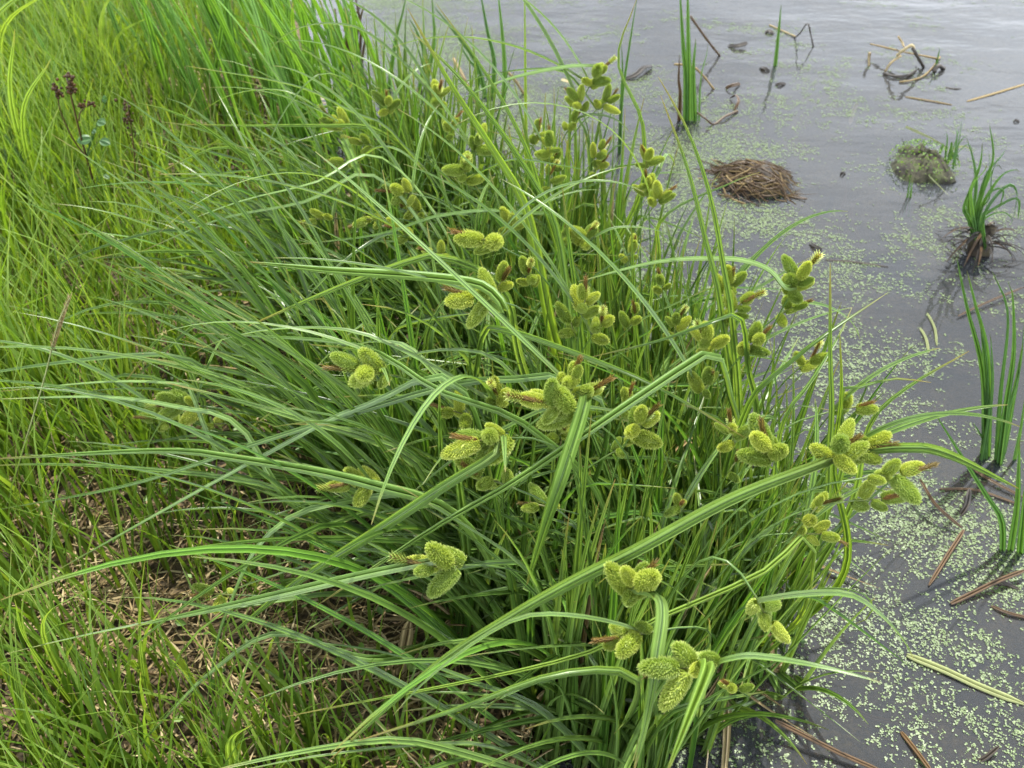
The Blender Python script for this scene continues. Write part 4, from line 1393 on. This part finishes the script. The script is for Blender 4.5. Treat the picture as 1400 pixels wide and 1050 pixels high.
for (bp, lab, tips) in FL:
    B0 = at(*bp, 0.05)
    B0[2] = float(ground_z(B0[0], B0[1]))
    c = thing("flag_plant", lab, "water plant", B0, "tall flag leaves on the bank")
    for (tx, ty) in tips:
        f = B0 + np.array([rng.normal(0, .06), rng.normal(0, .08), -.01])
        tip = at_y(tx, ty, f[1] + rng.normal(0, .06))
        mid = f * .5 + tip * .5 + np.array([.02 + .06 * (f[0] - tip[0]), 0, .05])
        P = resample([f, mid, tip], 16)
        leaf_obj("leaf", P, blade_w(16, rng.uniform(.014, .021), .8, .6, .4), [1, rng.normal(0, .4), 0], M_REED, c, B0, .35, rng.normal(0, .4))
    for i in range(16):
        f = B0 + np.array([rng.normal(0, .11), rng.normal(0, .12), -.01])
        az = rng.normal(math.pi, .9)
        P = arc(f, az, rng.uniform(.35, .75), R(rng.uniform(3, 16)), R(rng.uniform(12, 42)), 14)
        leaf_obj("leaf", P, blade_w(14, rng.uniform(.012, .022), .8, .6, .4), [math.sin(az), -math.cos(az) + .4, 0], M_REED, c, B0, .35, rng.normal(0, .5))

# dead stems at the top by the water
DS = at(478, 95, 0.0)
c = thing("dead_reed_clump", "bundle of dark dead stems at the waterline beyond the flag leaves", "dead stems", DS)
for (a_, b_) in [((480, 90), (470, 5)), ((474, 85), (492, 10)), ((486, 92), (497, 8)), ((468, 80), (458, 12)), ((490, 90), (484, -10)), ((496, 95), (500, 50)), ((462, 90), (470, 40)), ((478, 95), (474, 30))]:
    p0, p1 = at(*a_, -.02), None
    p1 = at_y(b_[0], b_[1], p0[1])
    m_ = (p0 + p1) / 2 + rng.normal(0, .015, 3)
    V, F, U = tube(resample([p0 - DS, m_ - DS, p1 - DS], 8), np.linspace(.006, .003, 8), 5)
    obj("stem", make_mesh("stem", V, F, M_BROWNREED, U, rng.uniform(0, .35)), c)

# reed plants with broad blades at the left
RP = [((60, 330), "broad bladed reed grass at the far left edge, blades arching over the dark seed heads", [(-30, 60), (20, 40), (70, 80), (5, 150), (45, 190)], .020),
      ((20, 200), "broad bladed reed grass in the upper left corner", [(-20, -60), (30, -60), (60, -30), (0, 20), (80, -20)], .020),
      ((160, 160), "tall grass plant at the top left between the reed grass and the flags", [(130, -40), (190, -60), (110, 20), (210, 20), (170, -30)], .010),
      ((170, 545), "stout grass plant whose long blade leans up to the left edge", [(-10, 225), (45, 330), (220, 400), (120, 420)], .013),
      ((250, 330), "medium grass plant in the middle of the bank", [(200, 140), (270, 120), (300, 190), (230, 190)], .008),
      ((40, 560), "grass plant low at the left edge beside the foxtail stalk", [(10, 380), (70, 400), (100, 470), (-30, 430)], .009),
      ((330, 1080), "short bright broad blade at the lower edge left of the nearest sedges", [(262, 984), (345, 990)], .016),
      ((120, 1000), "grass plant at the lower left corner with narrow leaning blades", [(60, 760), (20, 820), (130, 800), (100, 880), (-20, 900)], .008)]
for (bp, lab, tips, W) in RP:
    B0 = at(*bp, 0.08)
    B0[2] = float(ground_z(B0[0], B0[1]))
    c = thing("reed_grass", lab, "grass plant", B0, "broad bladed grass plants on the bank")
    for (tx, ty) in tips:
        f = B0 + np.array([rng.normal(0, .015), rng.normal(0, .02), -.01])
        tip = at_y(tx, ty, f[1] - rng.uniform(0, .08))
        mid = f * .45 + tip * .55 + np.array([.25 * (f[0] - tip[0]), 0, .04 + .1 * abs(f[0] - tip[0])])
        P = resample([f, mid, tip], 18)
        leaf_obj("leaf", P, blade_w(18, W * rng.uniform(.8, 1.1), .6, .7, .35), [1, rng.normal(0, .4), 0], M_BRIGHT, c, B0, .3, rng.normal(0, .5))

# weed with dark seed clusters
WB = at(150, 330, 0.08)
WB[2] = float(ground_z(WB[0], WB[1]))
c = thing("seed_weed", "slender weed with dark red brown seed clusters and small grey green leaves", "weed", WB)


def wp(px, py, dy=0.0):
    return at_y(px, py, WB[1] + dy) - WB


def berries(parent, pts, r, n, spread, seed):
    rr = np.random.default_rng(seed)
    A = Acc()
    for i in range(n):
        t = rr.random() * (len(pts) - 1)
        k = min(int(t), len(pts) - 2)
        p = pts[k] * (1 - (t - k)) + pts[k + 1] * (t - k) + rr.normal(0, spread, 3)
        s = r * rr.uniform(.7, 1.2)
        V, F, U = tube(p + np.array([[0, 0, -s], [0, 0, -s * .5], [0, 0, s * .5], [0, 0, s]]), np.array([.2, .9, .9, .15]) * s, 5, caps=False)
        U[:, 1] = rr.random()
        A.add(V, F, U, .5)
    return obj("seed_cluster", A.mesh("seed_cluster", M_SEED), parent)


def stem_part(parent, pts, r, mat=None, name="stem", rv=.2):
    V, F, U = tube(resample(pts, 14), np.linspace(r, r * .55, 14), 5)
    return obj(name, make_mesh(name, V, F, mat or M_BROWNREED, U, rv), parent)


s1 = stem_part(c, [np.zeros(3), wp(137, 280), wp(118, 215), wp(105, 165), wp(94, 118), wp(90, 102)], .0032)
s2 = stem_part(c, [wp(118, 215), wp(100, 190), wp(82, 150), wp(78, 118)], .002)
s3 = stem_part(c, [wp(107, 165), wp(112, 150), wp(128, 142)], .0015)
s4 = stem_part(c, [np.array([.06, 0, 0]), wp(185, 250), wp(182, 195), wp(174, 140)], .0022)
berries(s1, [wp(97, 125), wp(94, 102)], .0036, 38, .0050, 1)
berries(s2, [wp(80, 130), wp(77, 115)], .0036, 24, .0045, 2)
berries(s3, [wp(110, 145), wp(128, 141)], .0034, 14, .003, 3)
berries(s4, [wp(180, 178), wp(170, 140)], .0032, 26, .006, 4)
for (x, y, s, a) in [(115, 190, .030, 2.6), (143, 193, .026, .3), (138, 166, .026, .9), (142, 135, .024, 1.6), (128, 178, .018, 1.2), (145, 240, .015, 0.2)]:
    p = wp(x, y)
    d = np.array([math.cos(a), -.4, .25 * math.sin(a)])
    P = np.array([p - norm(d) * s * .5 + norm(d) * s * t + np.array([0, 0, -.006 * t * t]) for t in np.linspace(0, 1, 8)])
    Wd = s * .75 * np.sin(np.pi * np.linspace(.06, .97, 8)) ** .7
    leaf_obj("leaf", P, Wd, [0.2, .8, .5], M_WEED, c, np.zeros(3), .3, 0)
    stem_part(c, [wp(118, 215), p - norm(d) * s * .5], .001, M_WEED, "leaf_stalk", .5)

# foxtail stalk
FB = at(2, 725, 0.1)
FB[2] = float(ground_z(FB[0], FB[1]))
c = thing("grass_stalk", "tall thin grass stalk with a narrow greyish seed head crossing the left leaves", "grass stalk", FB)
fp = lambda px, py: at_y(px, py, FB[1] - .04) - FB
stem_part(c, [np.zeros(3), fp(30, 620), fp(60, 520), fp(80, 440), fp(95, 408)], .0018, M_PALEREED, "stem", .6)
A = Acc()
for i in range(170):
    t = (i + .5) / 170
    p = fp(72, 478) * (1 - t) + fp(96, 405) * t
    a = i * 2.4
    d = norm(np.array([math.cos(a) * .4 + .25, math.sin(a) * .4, 1.0]))
    q = np.array([-math.sin(a), math.cos(a), 0]) * .0008
    b = p + np.array([math.cos(a), math.sin(a), 0]) * .0016
    l = .008 * rng.uniform(.7, 1.2) * (1 - .4 * t)
    A.add([b - q, b + q, b + d * l + q * .3, b + d * l - q * .3], [[0, 1, 2, 3]], None, rng.random())
obj("seed_head", A.mesh("seed_head", M_DEAD), c)

# bleached curled leaf on the bank
debris("dead_leaf", "bleached curled dead leaf arching above the short grass", "dead leaf", [(228, 196, .07), (255, 180, .12), (268, 165, .17), (283, 172, .16), (292, 190, .10), (286, 206, .06)], .009, M_STRAW, 1.)
debris("dead_leaf", "white bleached leaf scrap lying at the top among dark stems", "dead leaf", [(218, 16, .10), (228, 8, .13), (244, 4, .12)], .018, M_STRAW, 1.)
DL = "big withered leaves on the ground"
for lab, pts, W, rv in [
    ("crumpled tan withered leaf standing at the dark foot of the sedges", [(545, 935, .03), (552, 890, .08), (560, 850, .13)], .020, .6),
    ("curved withered leaf stretching across the litter left of the sedge foot", [(395, 895, .03), (430, 860, .06), (480, 845, .08), (505, 850, .07)], .013, .7),
    ("pale withered leaf bent down to the lower edge", [(375, 945, .05), (388, 970, .05), (388, 1000, .03), (386, 1040, .01)], .009, .95),
    ("flat withered leaf lying right of the crumpled tan one", [(600, 930, .03), (650, 985, .03), (690, 1030, .02)], .014, .4),
    ("broad tan withered leaf leaning under the nearest sedges", [(715, 1005, .03), (735, 965, .06), (752, 945, .09)], .018, .5),
    ("brown withered leaf lying beneath the pale drooping bract", [(455, 860, .04), (505, 880, .06), (560, 870, .05)], .012, .3),
    ("short bleached withered leaf at the left of the sedge foot", [(365, 800, .06), (378, 806, .07), (392, 815, .05)], .010, .9)]:
    debris("dead_leaf", lab, "dead leaf", pts, W, M_DEAD, rv, group=DL)
